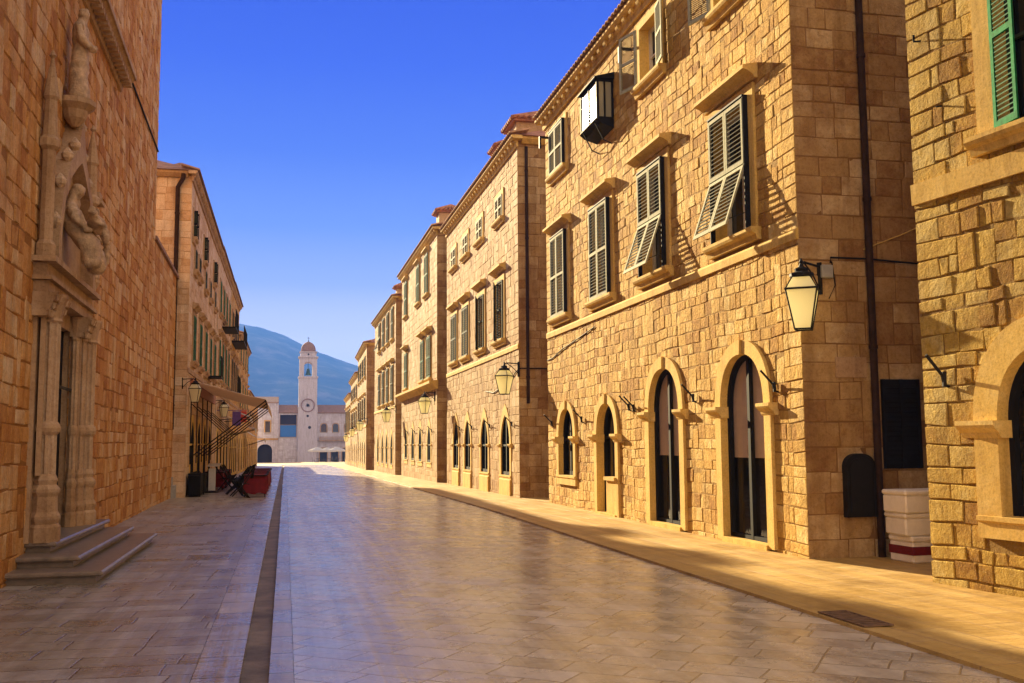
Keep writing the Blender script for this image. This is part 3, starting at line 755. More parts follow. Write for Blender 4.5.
# green shuttered window: far leaf part shut, near leaf open
hw = .65; c = 1.95
win = rect_window(fD, D0, c, 1.3, 5.06, 7.2, sur=.26, mode=None, shm='shBright', sp=.07, proud=.05); holes.append(rect_hole(c, 1.3, 5.06, 7.2, .26))
leaf(fD, c-.65, 1, .42, 5.08, 7.18, radians(14), -.05, sp=.055).build('shutter', [M['shBright'], M['shGreen']], win)
leaf(fD, c+.65, 1, .62, 5.08, 7.18, radians(25), -.05, sp=.055).build('shutter', [M['shBright'], M['shGreen']], win)
hookbar(fD, D0, .38, 2.42, .95)
b = MB(); b.tube([fD.P(.22, -.02, 6.52), fD.P(.22, -.12, 6.5), fD.P(.22, -.12, 6.58)], .015, 5); b.build('iron_peg', M['iron'], D0)
b = MB(); b.tube([fD.P(.5, 0, 5.62), fD.P(.5, -.1, 5.6)], .012, 5); b.build('iron_peg', M['iron'], D0)
b = MB(); b.prism(fD, [(0, 4.53), (-.05, 4.53), (-.06, 4.78), (0, 4.8)], -.02, 7, 0, .6); b.build('wide_course', M['trim'], D0)
building('', fD, 7, 10.9, 9, holes, 'stoneD', near='right', rh=.215, bw=.27, relief=.017, seed=23, root=D0, courses=(), regular=.5)

# --- the second house, beyond the first alley
fB = F((7.1, 44.7, 0), RT); WB = 14.3
B = thing('stone_house', 'pale stone house with pointed arches and tiled chimneys, next beyond the big golden house', 'house', fB.P(7, 0, 0))
holes = []
for i, c in enumerate((12.3, 8.72, 5.25, 2.45)):
    o, h = arch_opening(fB, B, c, .68, .62, 1.6, 1.0, .2, 'window', depth=.08, proud=.035, cs=.6, key=False, point=.16, pts=10); holes.append(h)
    b = MB(); b.box(fB, c-.84, c+.84, -.07, 0, -.2, .5, bev=.02); b.build('parapet_panel', M['trim'], B)
    hookbar(fB, B, c+1.15, 2.3, .8)
for c, md in ((11.55, 'ajar'), (8.2, 'ajar'), (4.9, 'closed'), (2.1, 'closed')):
    rect_window(fB, B, c, 1.3, 5.15, 7.15, hood=.24, hoodz=7.45, mode=md, sur=.18, shm='shDark', sp=.09, shy=-.05); holes.append(rect_hole(c, 1.3, 5.15, 7.15, .18))
for c in (11.6, 8.05, 5.0, 2.05):
    rect_window(fB, B, c, 1.1, 9.3, 10.12, sur=.17, mode='closed', shm='shCream', sp=.09, shy=-.04); holes.append(rect_hole(c, 1.1, 9.3, 10.12, .17))
_, rf = building('', fB, WB, 11.3, 9, holes, 'stoneB', rh=.28, bw=.38, relief=.014, seed=5, root=B, courses=(4.72,), trim='trim')
sB = F(fB.P(WB, 0, 0), 0)
pipe(sB, B, .27, 2.9, 11.1, .05, -.08)
b = MB(); b.tube([fB.P(9, -.03, 3.55), fB.P(10.5, -.04, 3.42), fB.P(12.5, -.03, 3.6), fB.P(14.2, -.03, 3.95), sB.P(.05, -.03, 4.0), sB.P(1.6, -.03, 4.0)], .016, 5); b.build('cable', M['black'], B)
chimney(fB, rf, 12.4, 1.0, 11.3, 12.35, 1.4, 1.5, 'stoneB')
chimney(fB, rf, 10.3, .5, 11.3, 12.1, .9, .7, 'stoneB')

# --- the third house, with green shutters
fC = F((6.85, 60.6, 0), RT); WC = 14.5
Cc = thing('stone_house', 'cream stone house with green shutters and a jutting ledge, third along the sunny side', 'house', fC.P(7, 0, -.2))
holes = []
for i, c in enumerate((11.9, 8.6, 5.5, 2.3)):
    o, h = arch_opening(fC, Cc, c, .6, .75, 1.6, .95, .22, 'window', depth=.05, proud=.025, cs=.4, key=False, point=.14, pts=8); holes.append(h)
    hookbar(fC, Cc, c+1.1, 2.3, .8)
for c in (12.0, 9.6, 2.4):
    rect_window(fC, Cc, c, 1.25, 4.85, 6.85, hood=.3, hoodz=7.1, mode='closed', sur=.16, shm='shGreen', sp=.11, shy=-.06); holes.append(rect_hole(c, 1.25, 4.85, 6.85, .16))
for c in (11.1, 7.8, 2.2):
    rect_window(fC, Cc, c, 1.2, 9.12, 11.1, hood=.22, hoodz=11.22, mode='closed', sur=.15, shm='shGreen', sp=.11, shy=-.06); holes.append(rect_hole(c, 1.2, 9.12, 11.1, .15))
b = MB(); b.prism(fC, [(0, 4.2), (-.12, 4.2), (-.25, 4.38), (-.42, 4.44), (-.42, 4.56), (0, 4.6)], -.1, WC+.3, 0, .4); b.build('ledge', M['trim'], Cc)
_, rf = building('', fC, WC, 11.7, 9, holes, 'stoneC', rh=.3, bw=.5, relief=.015, seed=6, root=Cc, courses=(), z0=-.8)
chimney(fC, rf, 12.6, .9, 11.7, 12.9, 1.0, 1.2, 'stoneC')

# --- fourth house
fE = F((6.65, 77.3, 0), RT); WE = 15
E4 = thing('stone_house', 'stone house with two rows of dark green shutters, fourth along the sunny side', 'house', fE.P(7, 0, -.3))
holes = []
for c in (12.8, 9.6, 6.6, 3.2):
    o, h = arch_opening(fE, E4, c, .6, .3, 1.4, .95, .22, 'window', depth=.05, proud=.025, cs=.4, key=False, point=.1, pts=8); holes.append(h)
for c in (13.2, 10.2, 7.2, 4.2):
    rect_window(fE, E4, c, 1.3, 4.35, 6.6, hood=.25, hoodz=6.85, mode='closed', sur=.15, shm='shDark', sp=.12, shy=-.06); holes.append(rect_hole(c, 1.3, 4.35, 6.6, .15))
    rect_window(fE, E4, c, 1.3, 8.35, 10.35, hood=0, mode='closed' if c > 7 else 'project', sur=.15, shm='shDark', sp=.12, shy=-.06); holes.append(rect_hole(c, 1.3, 8.35, 10.35, .15))
_, rf = building('', fE, WE, 10.75, 9, holes, 'stoneC', rh=.32, bw=.5, relief=.015, seed=8, root=E4, courses=(4.0,), z0=-1)
chimney(fE, rf, 13.3, .6, 10.7, 11.6, .8, .8, 'stoneC')

# --- farther houses, a little lower with the falling street
ang = math.atan2(-(130-81.5), -(7.5-6.35))
def far_house(label, x0, y0, W, H, seed, shm, rows, wallm='stoneC', nx=4, z=0, first=2.0):
    fr = F((x0, y0, 0), ang)
    rt_ = thing('stone_house', label, 'house', fr.P(W/2, 0, zg(y0)), group=None); hs = []
    step = (W-2*first)/(nx-1)
    for k in range(nx):
        c = first+k*step
        o, h = arch_opening(fr, rt_, c, .6, zg(y0)+.6, zg(y0)+1.8, .7, .2, 'window', depth=.05, proud=.025, cs=.4, key=False, pts=6); hs.append(h)
        for a, b in rows:
            rect_window(fr, rt_, c, 1.2, a, b, hood=.2 if a < 5 else 0, mode='closed', sur=.15, shm=shm, sp=.2, shy=-.06); hs.append(rect_hole(c, 1.2, a, b, .15))
    _, rf = building('', fr, W, H, 9, hs, wallm, rh=.36, bw=.6, relief=.01, seed=seed, root=rt_, courses=(rows[0][0]-.5,), z0=-2.2)
    return rt_, rf, fr
def lx(y): return 6.35+(y-81.5)*(7.5-6.35)/(130-81.5)
_, rf, f5 = far_house('narrow-looking stone house with a steep cornice line, fifth along the sunny side', lx(96.5), 96.5, 15, 9.7, 31, 'shDark', [(3.6, 5.4), (7.2, 8.8)])
chimney(f5, rf, 2, 1.2, 9.8, 10.9, 1, 1, 'tile')
_, rf, f6 = far_house('sixth stone house along the sunny side, with dark shuttered windows', lx(113), 113, 16, 8.3, 32, 'shDark', [(3.2, 4.8), (6.1, 7.4)], 'stoneB')
_, rf, f7 = far_house('last stone house of the sunny side, next to the cafe parasols', lx(130), 130, 16.4, 7.1, 33, 'shDark', [(3.0, 5.6)], 'stoneC')
chimney(f7, rf, 9, 1.4, 7.2, 8.6, 1.2, 1.2, 'tile')

# ================================================================== LEFT-HAND ROW
# --- church wall with the carved portal
fH = F((-3.077, 2, 0), radians(91.14)); WH = 26.7
CH = thing('stone_church', 'tall orange stone church wall with a carved portal and three steps, filling the left edge', 'church', fH.P(WH/2, 0, 0))
wl = MB()
pc = 14.05                                                    # portal centre along the wall
ph = dict(c=pc, hw=1.0, z0=.3, zs=4.0, rise=0, ow=1.0, oz0=.3, ot=0)
wall_mesh(wl, fH, WH, -.3, 15.5, [ph], .27, .34, .018, 41, quoin=(0, 1), regular=.45)
wl.build('wall', M['stoneCh'], CH)
e = MB(); fe = F(fH.P(WH, 0, 0), fH.a+pi/2)
for q in (((WH, 0), (WH, 10)), ((0, 0), (0, 10)), ((0, 10), (WH, 10))):
    (a, b), (c_, d_) = q; e.add([fH.P(a, b, -.3), fH.P(c_, d_, -.3), fH.P(c_, d_, 15.5), fH.P(a, b, 15.5)], [(0, 1, 2, 3)], 0, .5)
e.add([fH.P(0, 0, 15.5), fH.P(WH, 0, 15.5), fH.P(WH, 10, 15.5), fH.P(0, 10, 15.5)], [(0, 1, 2, 3)], 0, .5)
e.build('end_wall', M['stoneCh'], CH)
co = MB(); co.prism(fH, [(0, 8.95), (-.06, 8.95), (-.1, 9.08), (-.22, 9.12), (-.3, 9.2), (-.34, 9.2), (-.34, 9.3), (-.04, 9.42), (0, 9.42)], -1, 19.3, 0, .5)
u = .1
while u < 19.2: co.box(fH, u, u+.11, -.27, -.1, 9.0, 9.1, 0, .4); u += .24
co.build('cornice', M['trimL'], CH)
co = MB(); co.prism(fH, [(0, 15.1), (-.1, 15.1), (-.4, 15.35), (-.4, 15.5), (0, 15.5)], 0, WH+.3, 0, .5); co.build('top_cornice', M['trim'], CH)
b = MB(); b.tube([fH.P(19.3, -.04, 9.32), fH.P(20.5, -.04, 9.75), fH.P(WH-.1, -.04, 9.8)], .022, 5); b.build('cable', M['black'], CH)
# portal
po = MB(); 
for sg in (-1, 1):
    a, b = sorted((pc+sg*1.0, pc+sg*1.7)); po.box(fH, a, b, -.06, .3, .42, 3.72)
    for q, (d0, d1, yy) in enumerate(((1.25, 1.32, -.16), (1.02, 1.08, -.16), (1.6, 1.66, -.16))):      # raised fillets
        a, b = sorted((pc+sg*d0, pc+sg*d1)); po.box(fH, a, b, yy, -.098, 1.3, 3.6)
po.box(fH, pc-1.0, pc+1.0, .0, .3, 3.5, 3.74); po.box(fH, pc-1.8, pc+1.8, -.2, .3, 3.745, 3.9); po.box(fH, pc-1.86, pc+1.86, -.26, .3, 3.905, 3.96); po.box(fH, pc-1.8, pc+1.8, -.18, .3, 3.965, 4.14); po.box(fH, pc-1.9, pc+1.9, -.3, .3, 4.145, 4.22)
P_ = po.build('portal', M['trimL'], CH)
dd = MB(); dd.box(fH, pc-1.0, pc+1.0, .1, .16, .3, 3.5); dd.box(fH, pc-.02, pc+.02, .08, .1, .5, 3.48)
for sg in (-1, 1):
    for zz in (.6, 1.6, 2.55): dd.box(fH, pc+sg*.5-.35, pc+sg*.5+.35, .082, .1, zz, zz+.8)
dd.build('door', M['black'], P_)
dd = MB(); dd.box(fH, pc-.98, pc+.98, -.06, -.03, 2.55, 2.59); dd.build('tie_bar', M['iron'], P_)
def flute(c, r, z0, z1, n=9):
    m = MB(); vs = []; k2 = n*4
    for z in (z0, z1):
        for k in range(k2):
            a = 2*pi*k/k2; rr_ = r*(1.0 if k % 4 in (0, 1) else .8); vs.append((c[0]+rr_*cos(a), c[1]+rr_*sin(a), z))
    m.add(vs, [(k, (k+1) % k2, k2+(k+1) % k2, k2+k) for k in range(k2)], 0, .7); return m
def colshaft(u, y, r, z0=.42, z1=3.72):
    c = fH.P(u, y, 0)
    m = flute(c, r, z0+.9, z1-.36, 6 if r < .12 else 8)
    m.lathe(c, [(r*1.75, z0), (r*1.75, z0+.2), (r*1.5, z0+.24), (r*1.7, z0+.3), (r*1.7, z0+.34), (r*1.4, z0+.4), (r*1.3, z0+.6), (r*1.55, z0+.66), (r*1.55, z0+.7), (r*1.15, z0+.76), (r*1.3, z0+.82), (r*1.02, z0+.9)], 8, rot=pi/8)
    m.lathe(c, [(r*1.02, 1.84), (r*1.3, 1.88), (r*1.4, 1.93), (r*1.3, 1.98), (r*1.02, 2.02)], 12)
    m.lathe(c, [(r, z1-.37), (r*1.25, z1-.34), (r*1.05, z1-.3), (r*1.35, z1-.12), (r*1.7, z1-.02), (r*1.7, z1+.02)], 8, rot=pi/8)
    m.build('column', M['trimL'], P_)
for sg in (-1, 1):
    colshaft(pc+sg*1.48, -.2, .12); colshaft(pc+sg*1.2, -.14, .08); colshaft(pc+sg*1.0, -.08, .06)
    m = MB(); a, b = sorted((pc+sg*.94, pc+sg*1.84))         # leafy capital: a flared block with rows of small leaves
    m.prism(fH, [(.0, 3.42), (-.2, 3.42), (-.24, 3.52), (-.3, 3.68), (-.34, 3.74), (0, 3.74)], a, b, 0, .6)
    rr = random.Random(5)
    for row, (zz, yy) in enumerate(((3.46, -.22), (3.56, -.26), (3.66, -.31))):
        u = a+.03+.04*(row % 2)
        while u < b-.03:
            m.lathe(fH.P(u, yy, zz-.05), [(.008, 0), (.03, .02), (.036, .05), (.05, .085), (.012, .1)], 5, tone=rr.random()); u += .085
    m.build('capital', M['trimL'], P_)
# tympanum with an ogee gable, side shafts
t = MB(); t.plate(fH, arc(pc, 1.35, 4.4, 1.5, 4.22, 10), -.06, .1, 0, .6); t.build('tympanum', M['trimL'], P_)
t = MB(); pts_o = [(pc-1.5, 4.24), (pc-1.5, 4.7), (pc-1.3, 5.3), (pc-.85, 5.8), (pc-.35, 6.1), (pc-.12, 6.5), (pc, 6.75), (pc+.12, 6.5), (pc+.35, 6.1), (pc+.85, 5.8), (pc+1.3, 5.3), (pc+1.5, 4.7), (pc+1.5, 4.24)]
pts_i = [(pc-1.32, 4.24), (pc-1.32, 4.66), (pc-1.14, 5.18), (pc-.75, 5.6), (pc-.3, 5.86), (pc-.05, 5.98), (pc, 6.0), (pc+.05, 5.98), (pc+.3, 5.86), (pc+.75, 5.6), (pc+1.14, 5.18), (pc+1.32, 4.66), (pc+1.32, 4.24)]
t.ringp(fH, pts_i, pts_o, -.26, 0, 0); t.build('gable', M['trimL'], P_)
for i in range(1, 12):                                       # crockets along the gable
    u, z = pts_o[i]; t = MB(); t.lathe(fH.P(u, -.2, z-.02), [(.02, 0), (.08, .06), (.09, .12), (.03, .2), (.01, .22)], 6); t.build('crocket', M['statue'], P_)
for sg in (-1, 1):
    m = MB(); u = pc+sg*1.68
    m.lathe(fH.P(u, -.12, 0), [(.13, 4.22), (.13, 4.4), (.09, 4.46), (.09, 5.7), (.14, 5.75), (.14, 5.85), (.1, 5.9), (.08, 6.4), (.11, 6.45), (.02, 7.0), (.05, 7.04), (.01, 7.12)], 8)
    m.build('pinnacle', M['trimL'], P_)
m = MB(); m.lathe(fH.P(pc-.2, -.16, 0), [(.05, 6.5), (.16, 6.62), (.2, 6.74), (.3, 6.82), (.3, 6.9)], 10); m.build('statue_corbel', M['trimL'], P_)
m = MB(); m.lathe(fH.P(pc+1.95, -.1, 0), [(.03, 4.2), (.12, 4.35), (.17, 4.45), (.17, 4.5)], 8); m.build('statue_corbel', M['trimL'], P_)
m = MB(); m.box(fH, pc+1.78, pc+2.12, -.28, 0, 5.8, 5.86); m.box(fH, pc+1.8, pc+2.1, -.24, 0, 5.86, 6.0); m.build('canopy', M['trimL'], P_)

def skin_fig(name, mat, edges, verts, loc, rz, scale, sub=2):
    me = bpy.data.meshes.new(name); me.from_pydata([Vector(v[:3])*scale for v in verts], edges, [])
    me.materials.append(mat)
    ob = bpy.data.objects.new(name, me); COL.objects.link(ob); ob.location = loc; ob.rotation_euler = (0, 0, rz)
    sk = ob.modifiers.new('skin', 'SKIN'); sk.use_smooth_shade = True
    for i, v in enumerate(verts):
        s = me.skin_vertices[0].data[i]; s.radius = (v[3]*scale, (v[4] if len(v) > 4 else v[3])*scale); s.use_root = (i == 0)
    sb = ob.modifiers.new('sub', 'SUBSURF'); sb.levels = sub; sb.render_levels = sub
    tx = bpy.data.textures.new('folds', 'WOOD'); tx.noise_scale = .055; tx.turbulence = 4; tx.wood_type = 'BANDNOISE'
    dm = ob.modifiers.new('folds', 'DISPLACE'); dm.texture = tx; dm.strength = .04*scale; dm.mid_level = .5; dm.texture_coords = 'LOCAL'
    return ob
def robed(name, label, loc, rz, s):
    v = [(0, 0, .95, .2, .15), (0, 0, .55, .21, .17), (0, 0, .12, .24, .2), (0, 0, .0, .25, .2), (0, 0, 1.25, .2, .14), (0, 0, 1.42, .17, .11), (0, -.01, 1.52, .06, .06), (0, -.03, 1.6, .085, .095), (0, -.04, 1.7, .095, .11), (0, -.03, 1.8, .07, .08),
         (.2, 0, 1.38, .075, .075), (.27, -.05, 1.12, .07, .07), (.12, -.22, 1.05, .05, .05), (.04, -.25, 1.1, .04, .04),
         (-.2, 0, 1.38, .075, .075), (-.27, -.06, 1.1, .07, .07), (-.14, -.22, .98, .05, .05), (-.05, -.26, .96, .04, .04), (.1, -.1, .3, .12, .1), (-.1, -.06, .3, .1, .1)]
    e = [(0, 1), (1, 2), (2, 3), (0, 4), (4, 5), (5, 6), (6, 7), (7, 8), (8, 9), (5, 10), (10, 11), (11, 12), (12, 13), (5, 14), (14, 15), (15, 16), (16, 17)]
    o = skin_fig(name, M['statue'], e, v[:18], loc, rz, s); return tag(o, label, 'statue')
a_ = fH.a
p = fH.P(pc-.2, -.2, 6.88); robed('stone_statue', 'robed stone statue on the corbel above the portal gable, just under the cornice', p, a_, .84)
p = fH.P(pc+1.95, -.12, 4.48); robed('stone_statue', 'small carved stone figure on a corbel at the far side of the portal', p, a_, .7)
# the mourning group over the door: a seated robed woman with a figure across her lap
v = [(0, .0, .42, .24, .2), (0, .02, .75, .2, .15), (0, 0, 1.0, .18, .12), (0, -.02, 1.12, .06, .06), (.02, -.06, 1.22, .1, .1), (.03, -.07, 1.34, .1, .11), (.2, -.02, .95, .07, .07), (.3, -.14, .75, .06, .06), (.25, -.3, .62, .05, .05),
     (-.2, -.02, .95, .07, .07), (-.3, -.14, .72, .06, .06), (-.22, -.3, .6, .05, .05), (.16, -.3, .42, .15, .14), (.18, -.34, .05, .16, .13), (-.16, -.3, .42, .15, .14), (-.18, -.34, .05, .16, .13)]
e = [(0, 1), (1, 2), (2, 3), (3, 4), (4, 5), (2, 6), (6, 7), (7, 8), (2, 9), (9, 10), (10, 11), (0, 12), (12, 13), (0, 14), (14, 15)]
tag(skin_fig('stone_statue', M['statue'], e, v, fH.P(pc-.1, -.15, 4.24), a_, 1.05), 'seated robed stone woman carved over the church doorway', 'statue')
v = [(0, 0, 0, .12, .1), (-.25, 0, .06, .13, .1), (-.4, 0, .14, .05, .05), (-.52, 0, .18, .09, .09), (.24, -.02, .03, .08, .08), (.45, -.08, -.2, .06, .06), (.5, -.05, -.48, .04, .04), (-.3, -.14, -.02, .04, .04), (-.28, -.2, -.3, .03, .03)]
e = [(0, 1), (1, 2), (2, 3), (0, 4), (4, 5), (5, 6), (1, 7), (7, 8)]
tag(skin_fig('stone_statue', M['statue'], e, v, fH.P(pc-.1, -.52, 4.98), a_, 1.0), 'reclining stone figure lying across the lap of the seated carving', 'statue')
# steps
def step(y0, y1, x, z0, z1, lab):
    s = MB(); s.box(W0, -3.6, x, y0, y1, z1-.065, z1, bev=.02); s.box(W0, -3.6, x-.09, y0+.09, y1-.09, z0, z1-.06); return s
st = thing('church_steps', 'three worn grey stone steps below the carved church portal', 'steps', (-2.8, 16.2, 0))
for y0, y1, x, z0, z1 in ((13.4, 18.9, -2.18, -.1, .15), (13.87, 18.65, -2.54, .14, .29), (14.4, 18.62, -2.93, .28, .43)):
    step(y0, y1, x, z0, z1, '').build('step', M['step'], st)

# --- low annex between church and the next house
fN = F((-3.62, 28.7, 0), radians(90.8))
AN = thing('stone_annex', 'low stone annex with a sloping coping between the church and the cafe house', 'building', fN.P(3, 0, 0))
wl = MB(); wall_mesh(wl, fN, 6.9, -.3, 7.35, [rect_hole(4.9, .35, 3.4, 4.6, .0)], .3, .5, .01, 51, quoin=(0, 0)); wl.build('wall', M['stoneCh'], AN)
b = MB(); b.add([fN.P(4.7, .15, 3.4), fN.P(5.1, .15, 3.4), fN.P(5.1, .15, 4.6), fN.P(4.7, .15, 4.6)], [(0, 1, 2, 3)]); b.build('slit_window', M['glass'], AN)
b = MB(); b.prism(fN, [(-.08, 7.35), (-.08, 7.45), (4, 8.3), (4, 8.2), (0, 7.35)], 0, 6.9); b.build('roof', M['dullroof'], AN)

# --- first left house: cafe with the big awning
LT = pi/2
fL = F((-3.3, 35.6, 0), LT); WL = 14.2
L1 = thing('stone_house', 'pale shaded stone house with the tan cafe awning and a brown corner drainpipe', 'house', fL.P(7, 0, 0))
holes = []
for c in (2.4, 5.2, 8.0, 10.8):
    o, h = arch_opening(fL, L1, c, .62, .1, 1.7, .85, .22, 'door', depth=.05, proud=.025, cs=.4, key=False, pts=8, capd=.1); holes.append(h)
for c in (2.0, 4.7, 7.4, 10.1, 12.7):
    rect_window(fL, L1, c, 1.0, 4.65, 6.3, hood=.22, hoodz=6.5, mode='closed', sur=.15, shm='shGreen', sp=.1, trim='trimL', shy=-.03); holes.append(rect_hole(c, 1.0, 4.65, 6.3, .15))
for c in (1.9, 3.6, 6.6, 9.2, 12.2):
    rect_window(fL, L1, c, .7, 7.95, 8.7, sur=.12, mode='closed', shm='shDark', sp=.12, trim='trimL'); holes.append(rect_hole(c, .7, 7.95, 8.7, .12))
for c in (.9, 5.6, 11.2):
    rect_window(fL, L1, c, .55, 8.95, 9.9, sur=.1, mode='wide', shm='black', sp=.14, trim='trimL'); holes.append(rect_hole(c, .55, 8.95, 9.9, .1))
_, rf = building('', fL, WL, 11.0, 9, holes, 'stoneL', near='left', ov=.2, rh=.3, bw=.5, relief=.008, seed=61, root=L1, courses=(4.25,), sidem='stoneL', roofm='dullroof', trim='trimL')
sL = F(fL.P(0, 9, 0), 0)
pipe(sL, L1, 8.55, 2.2, 10.9, .075, -.1, bend=.18)
b = MB(); b.box(sL, 8.35, 8.75, -.2, 0, -.1, .35, bev=.02); b.box(sL, 8.46, 8.64, -.18, -.02, .35, .62, bev=.02); b.build('utility_box', M['grey'], L1)
b = MB(); b.prism(fL, [(0, 3.55), (-.1, 3.55), (-.1, 4.0), (0, 4.0)], 1.2, 13); b.build('fascia', simple('red_brown_board', (.3, .09, .04), .6, var=.2), L1)
b = MB(); b.box(fL, 8.2, 9.4, -.62, 0, 4.5, 4.58); [b.tube([fL.P(8.2+k*.15, -.6, 4.58), fL.P(8.2+k*.15, -.6, 5.4)], .012, 5) for k in range(9)]; b.tube([fL.P(8.2, -.6, 5.4), fL.P(9.4, -.6, 5.4)], .02, 6)
b.build('balcony', M['iron'], L1)

for u_, y_, w_ in ((8.0, 1.2, 1.5), (11.6, 1.4, .8)): chimney(fL, rf, u_, y_, 10.9, 13.0, w_, .8, 'stoneL', 'dullroof')
def left_house(label, x, y0, W, H, seed, shm, wallm, rows, nx=4, roofm='dullroof', ow=1.0):
    fr = F((x, y0, 0), LT); rt_ = thing('stone_house', label, 'house', fr.P(W/2, 0, zg(y0))); hs = []
    for k in range(nx):
        c = 1.6+k*(W-3.2)/(nx-1)
        o, h = arch_opening(fr, rt_, c, .6, zg(y0)+.1, zg(y0)+1.8, .75, .2, 'door', depth=.05, proud=.025, cs=.4, key=False, pts=6, capd=.1); hs.append(h)
        for a, b in rows:
            rect_window(fr, rt_, c, ow, a, b, hood=.2 if b > 6 and a < 7 else 0, mode='closed', sur=.15, shm=shm, sp=.16, trim='trimL'); hs.append(rect_hole(c, ow, a, b, .15))
    _, rf = building('', fr, W, H, 9, hs, wallm, near='left', ov=.2, rh=.32, bw=.5, relief=.008, seed=seed, root=rt_, courses=(4.2,), z0=-2.5, sidem='stoneL', roofm=roofm, trim='trimL')
    return rt_, rf, fr
l2, rf, f2 = left_house('second shaded house on the left, with long shutters and an iron balcony', -3.3, 50.2, 11.3, 11.1, 62, 'shGreen', 'stoneL', [(4.9, 6.9), (8.2, 9.8)])
for u0, z in ((3.5, 7.8), (7.5, 4.6)):
    b = MB(); b.box(f2, u0, u0+3, -.7, 0, z-.08, z); [b.tube([f2.P(u0+k*.2, -.68, z), f2.P(u0+k*.2, -.68, z+.9)], .014, 4) for k in range(16)]; b.tube([f2.P(u0, -.68, z+.9), f2.P(u0+3, -.68, z+.9)], .025, 6); b.build('balcony', M['iron'], l2)
for u_, y_, w_ in ((2.5, 1.3, 1.1), (6.8, 1.2, .8)): chimney(f2, rf, u_, y_, 11.0, 13.2, w_, .8, 'stoneL', 'dullroof')
l3, rf, f3 = left_house('third shaded house on the left, hung with a dark balcony', -3.3, 62, 10.3, 11.2, 63, 'shDark', 'stoneO', [(4.9, 6.9), (8.2, 9.8)])
b = MB(); b.box(f3, 1, 6, -.75, 0, 7.9, 8.0); [b.tube([f3.P(1+k*.2, -.73, 8.0), f3.P(1+k*.2, -.73, 8.9)], .014, 4) for k in range(26)]; b.tube([f3.P(1, -.73, 8.9), f3.P(6, -.73, 8.9)], .025, 6); b.build('balcony', M['iron'], l3)
l4, rf, f4 = left_house('orange stone house with green shutters, fourth on the shaded left side', -3.25, 73, 16.5, 9.4, 64, 'shGreen', 'stoneO', [(4.4, 6.2), (7.6, 9.2)])
l5, rf, f5b = left_house('low far stone house on the left just before the square', -3.3, 91, 34, 6.2, 65, 'shDark', 'stoneO', [(3.4, 4.8)], nx=7)

# ================================================================== FAR END OF THE STREET
FB = 260.
fT = F((0, FB, 0), 0)
def face(fr, pts, y, mb, m=0): mb.add([fr.P(u, y, z) for u, z in pts], [tuple(range(len(pts)))], m)
T = thing('bell_tower', 'slender pale clock and bell tower with a dark dome at the end of the street', 'tower', (5.4, FB+2.5, -3))
s = MB(); cx = 5.45
s.box(fT, cx-2.45, cx+2.45, 0, 4.9, -4, 11); s.box(fT, cx-2.3, cx+2.3, .12, 4.78, 11, 18.4)
s.box(fT, cx-2.5, cx+2.5, -.05, 4.95, 18.4, 18.8)
for a, b in ((cx-2.2, cx-1.05), (cx+1.05, cx+2.2)):
    for y0, y1 in ((.2, 1.35), (3.55, 4.7)): s.box(fT, a, b, y0, y1, 18.8, 22.498)
ap = arc(cx, 1.06, 21.4, 1.04, 21.4, 8)[1:-1]; hl_ = len(ap)//2
for y0, y1 in ((.25, 1.3), (3.6, 4.65)):
    s.plate(fT, ap[:hl_+1]+[(cx, 22.52), (cx-1.08, 22.52)], y0, y1); s.plate(fT, ap[hl_:]+[(cx+1.08, 22.52), (cx, 22.52)], y0, y1)
s.box(fT, cx-2.2, cx+2.2, .2, 4.7, 22.5, 23.62); s.box(fT, cx-2.5, cx+2.5, -.05, 4.95, 23.62, 23.95); s.box(fT, cx-2.0, cx+2.0, .4, 4.5, 23.95, 25.0); s.box(fT, cx-2.2, cx+2.2, .2, 4.7, 25, 25.2)
s.build('shaft', M['stoneT'], T)
d = MB(); d.lathe((cx, FB+2.45, 25.2), [(1.85, 0), (1.88, .5), (1.8, 1.1), (1.55, 1.7), (1.1, 2.25), (.5, 2.6), (.12, 2.72)], 20); d.build('dome', M['dullroof'], T, smooth=True)
d = MB(); d.lathe((cx, FB+2.45, 27.9), [(.05, 0), (.2, .2), (.05, .4), (.04, 1.2)], 8); d.box(fT, cx-.3, cx+.3, 2.4, 2.5, 28.8, 28.9); d.build('finial', M['iron'], T)
d = MB(); d.lathe((cx, FB+2.45, 19.2), [(.75, 0), (.7, .25), (.5, .6), (.42, 1.3), (.3, 1.7), (.08, 1.8)], 14); d.tube([(cx, FB+2.45, 20.9), (cx, FB+2.45, 22.5)], .07, 6); d.build('bell', M['bronze'], T, smooth=True)
d = MB(); n = 28
d.ringp(fT, [(cx+1.5*cos(2*pi*k/n), 11.4+1.5*sin(2*pi*k/n)) for k in range(n+1)], [(cx+1.75*cos(2*pi*k/n), 11.4+1.75*sin(2*pi*k/n)) for k in range(n+1)], -.12, -.0)
cf = d.build('clock_face', M['clockring'], T)
d = MB()
st8 = [(cx+(.55 if k % 2 == 0 else .28)*cos(pi*k/8), 11.4+(.55 if k % 2 == 0 else .28)*sin(pi*k/8)) for k in range(16)]
d.plate(fT, st8, -.1, -.05); d.plate(fT, [(cx-.05, 11.4), (cx+.05, 11.4), (cx+.02, 12.6), (cx-.02, 12.6)], -.115, -.1)
d.build('clock_hand', M['iron'], cf)
d = MB()
for u, z, r_ in ((cx, 8.7, .32), (cx, 24.45, .25), (cx+.5, 5.8, .4)): d.plate(fT, [(u+r_*cos(2*pi*k/10), z+r_*sin(2*pi*k/10)) for k in range(10)], -.03 if z < 20 else .37, .4 if z > 20 else 0)
d.build('small_opening', M['dark'], T)

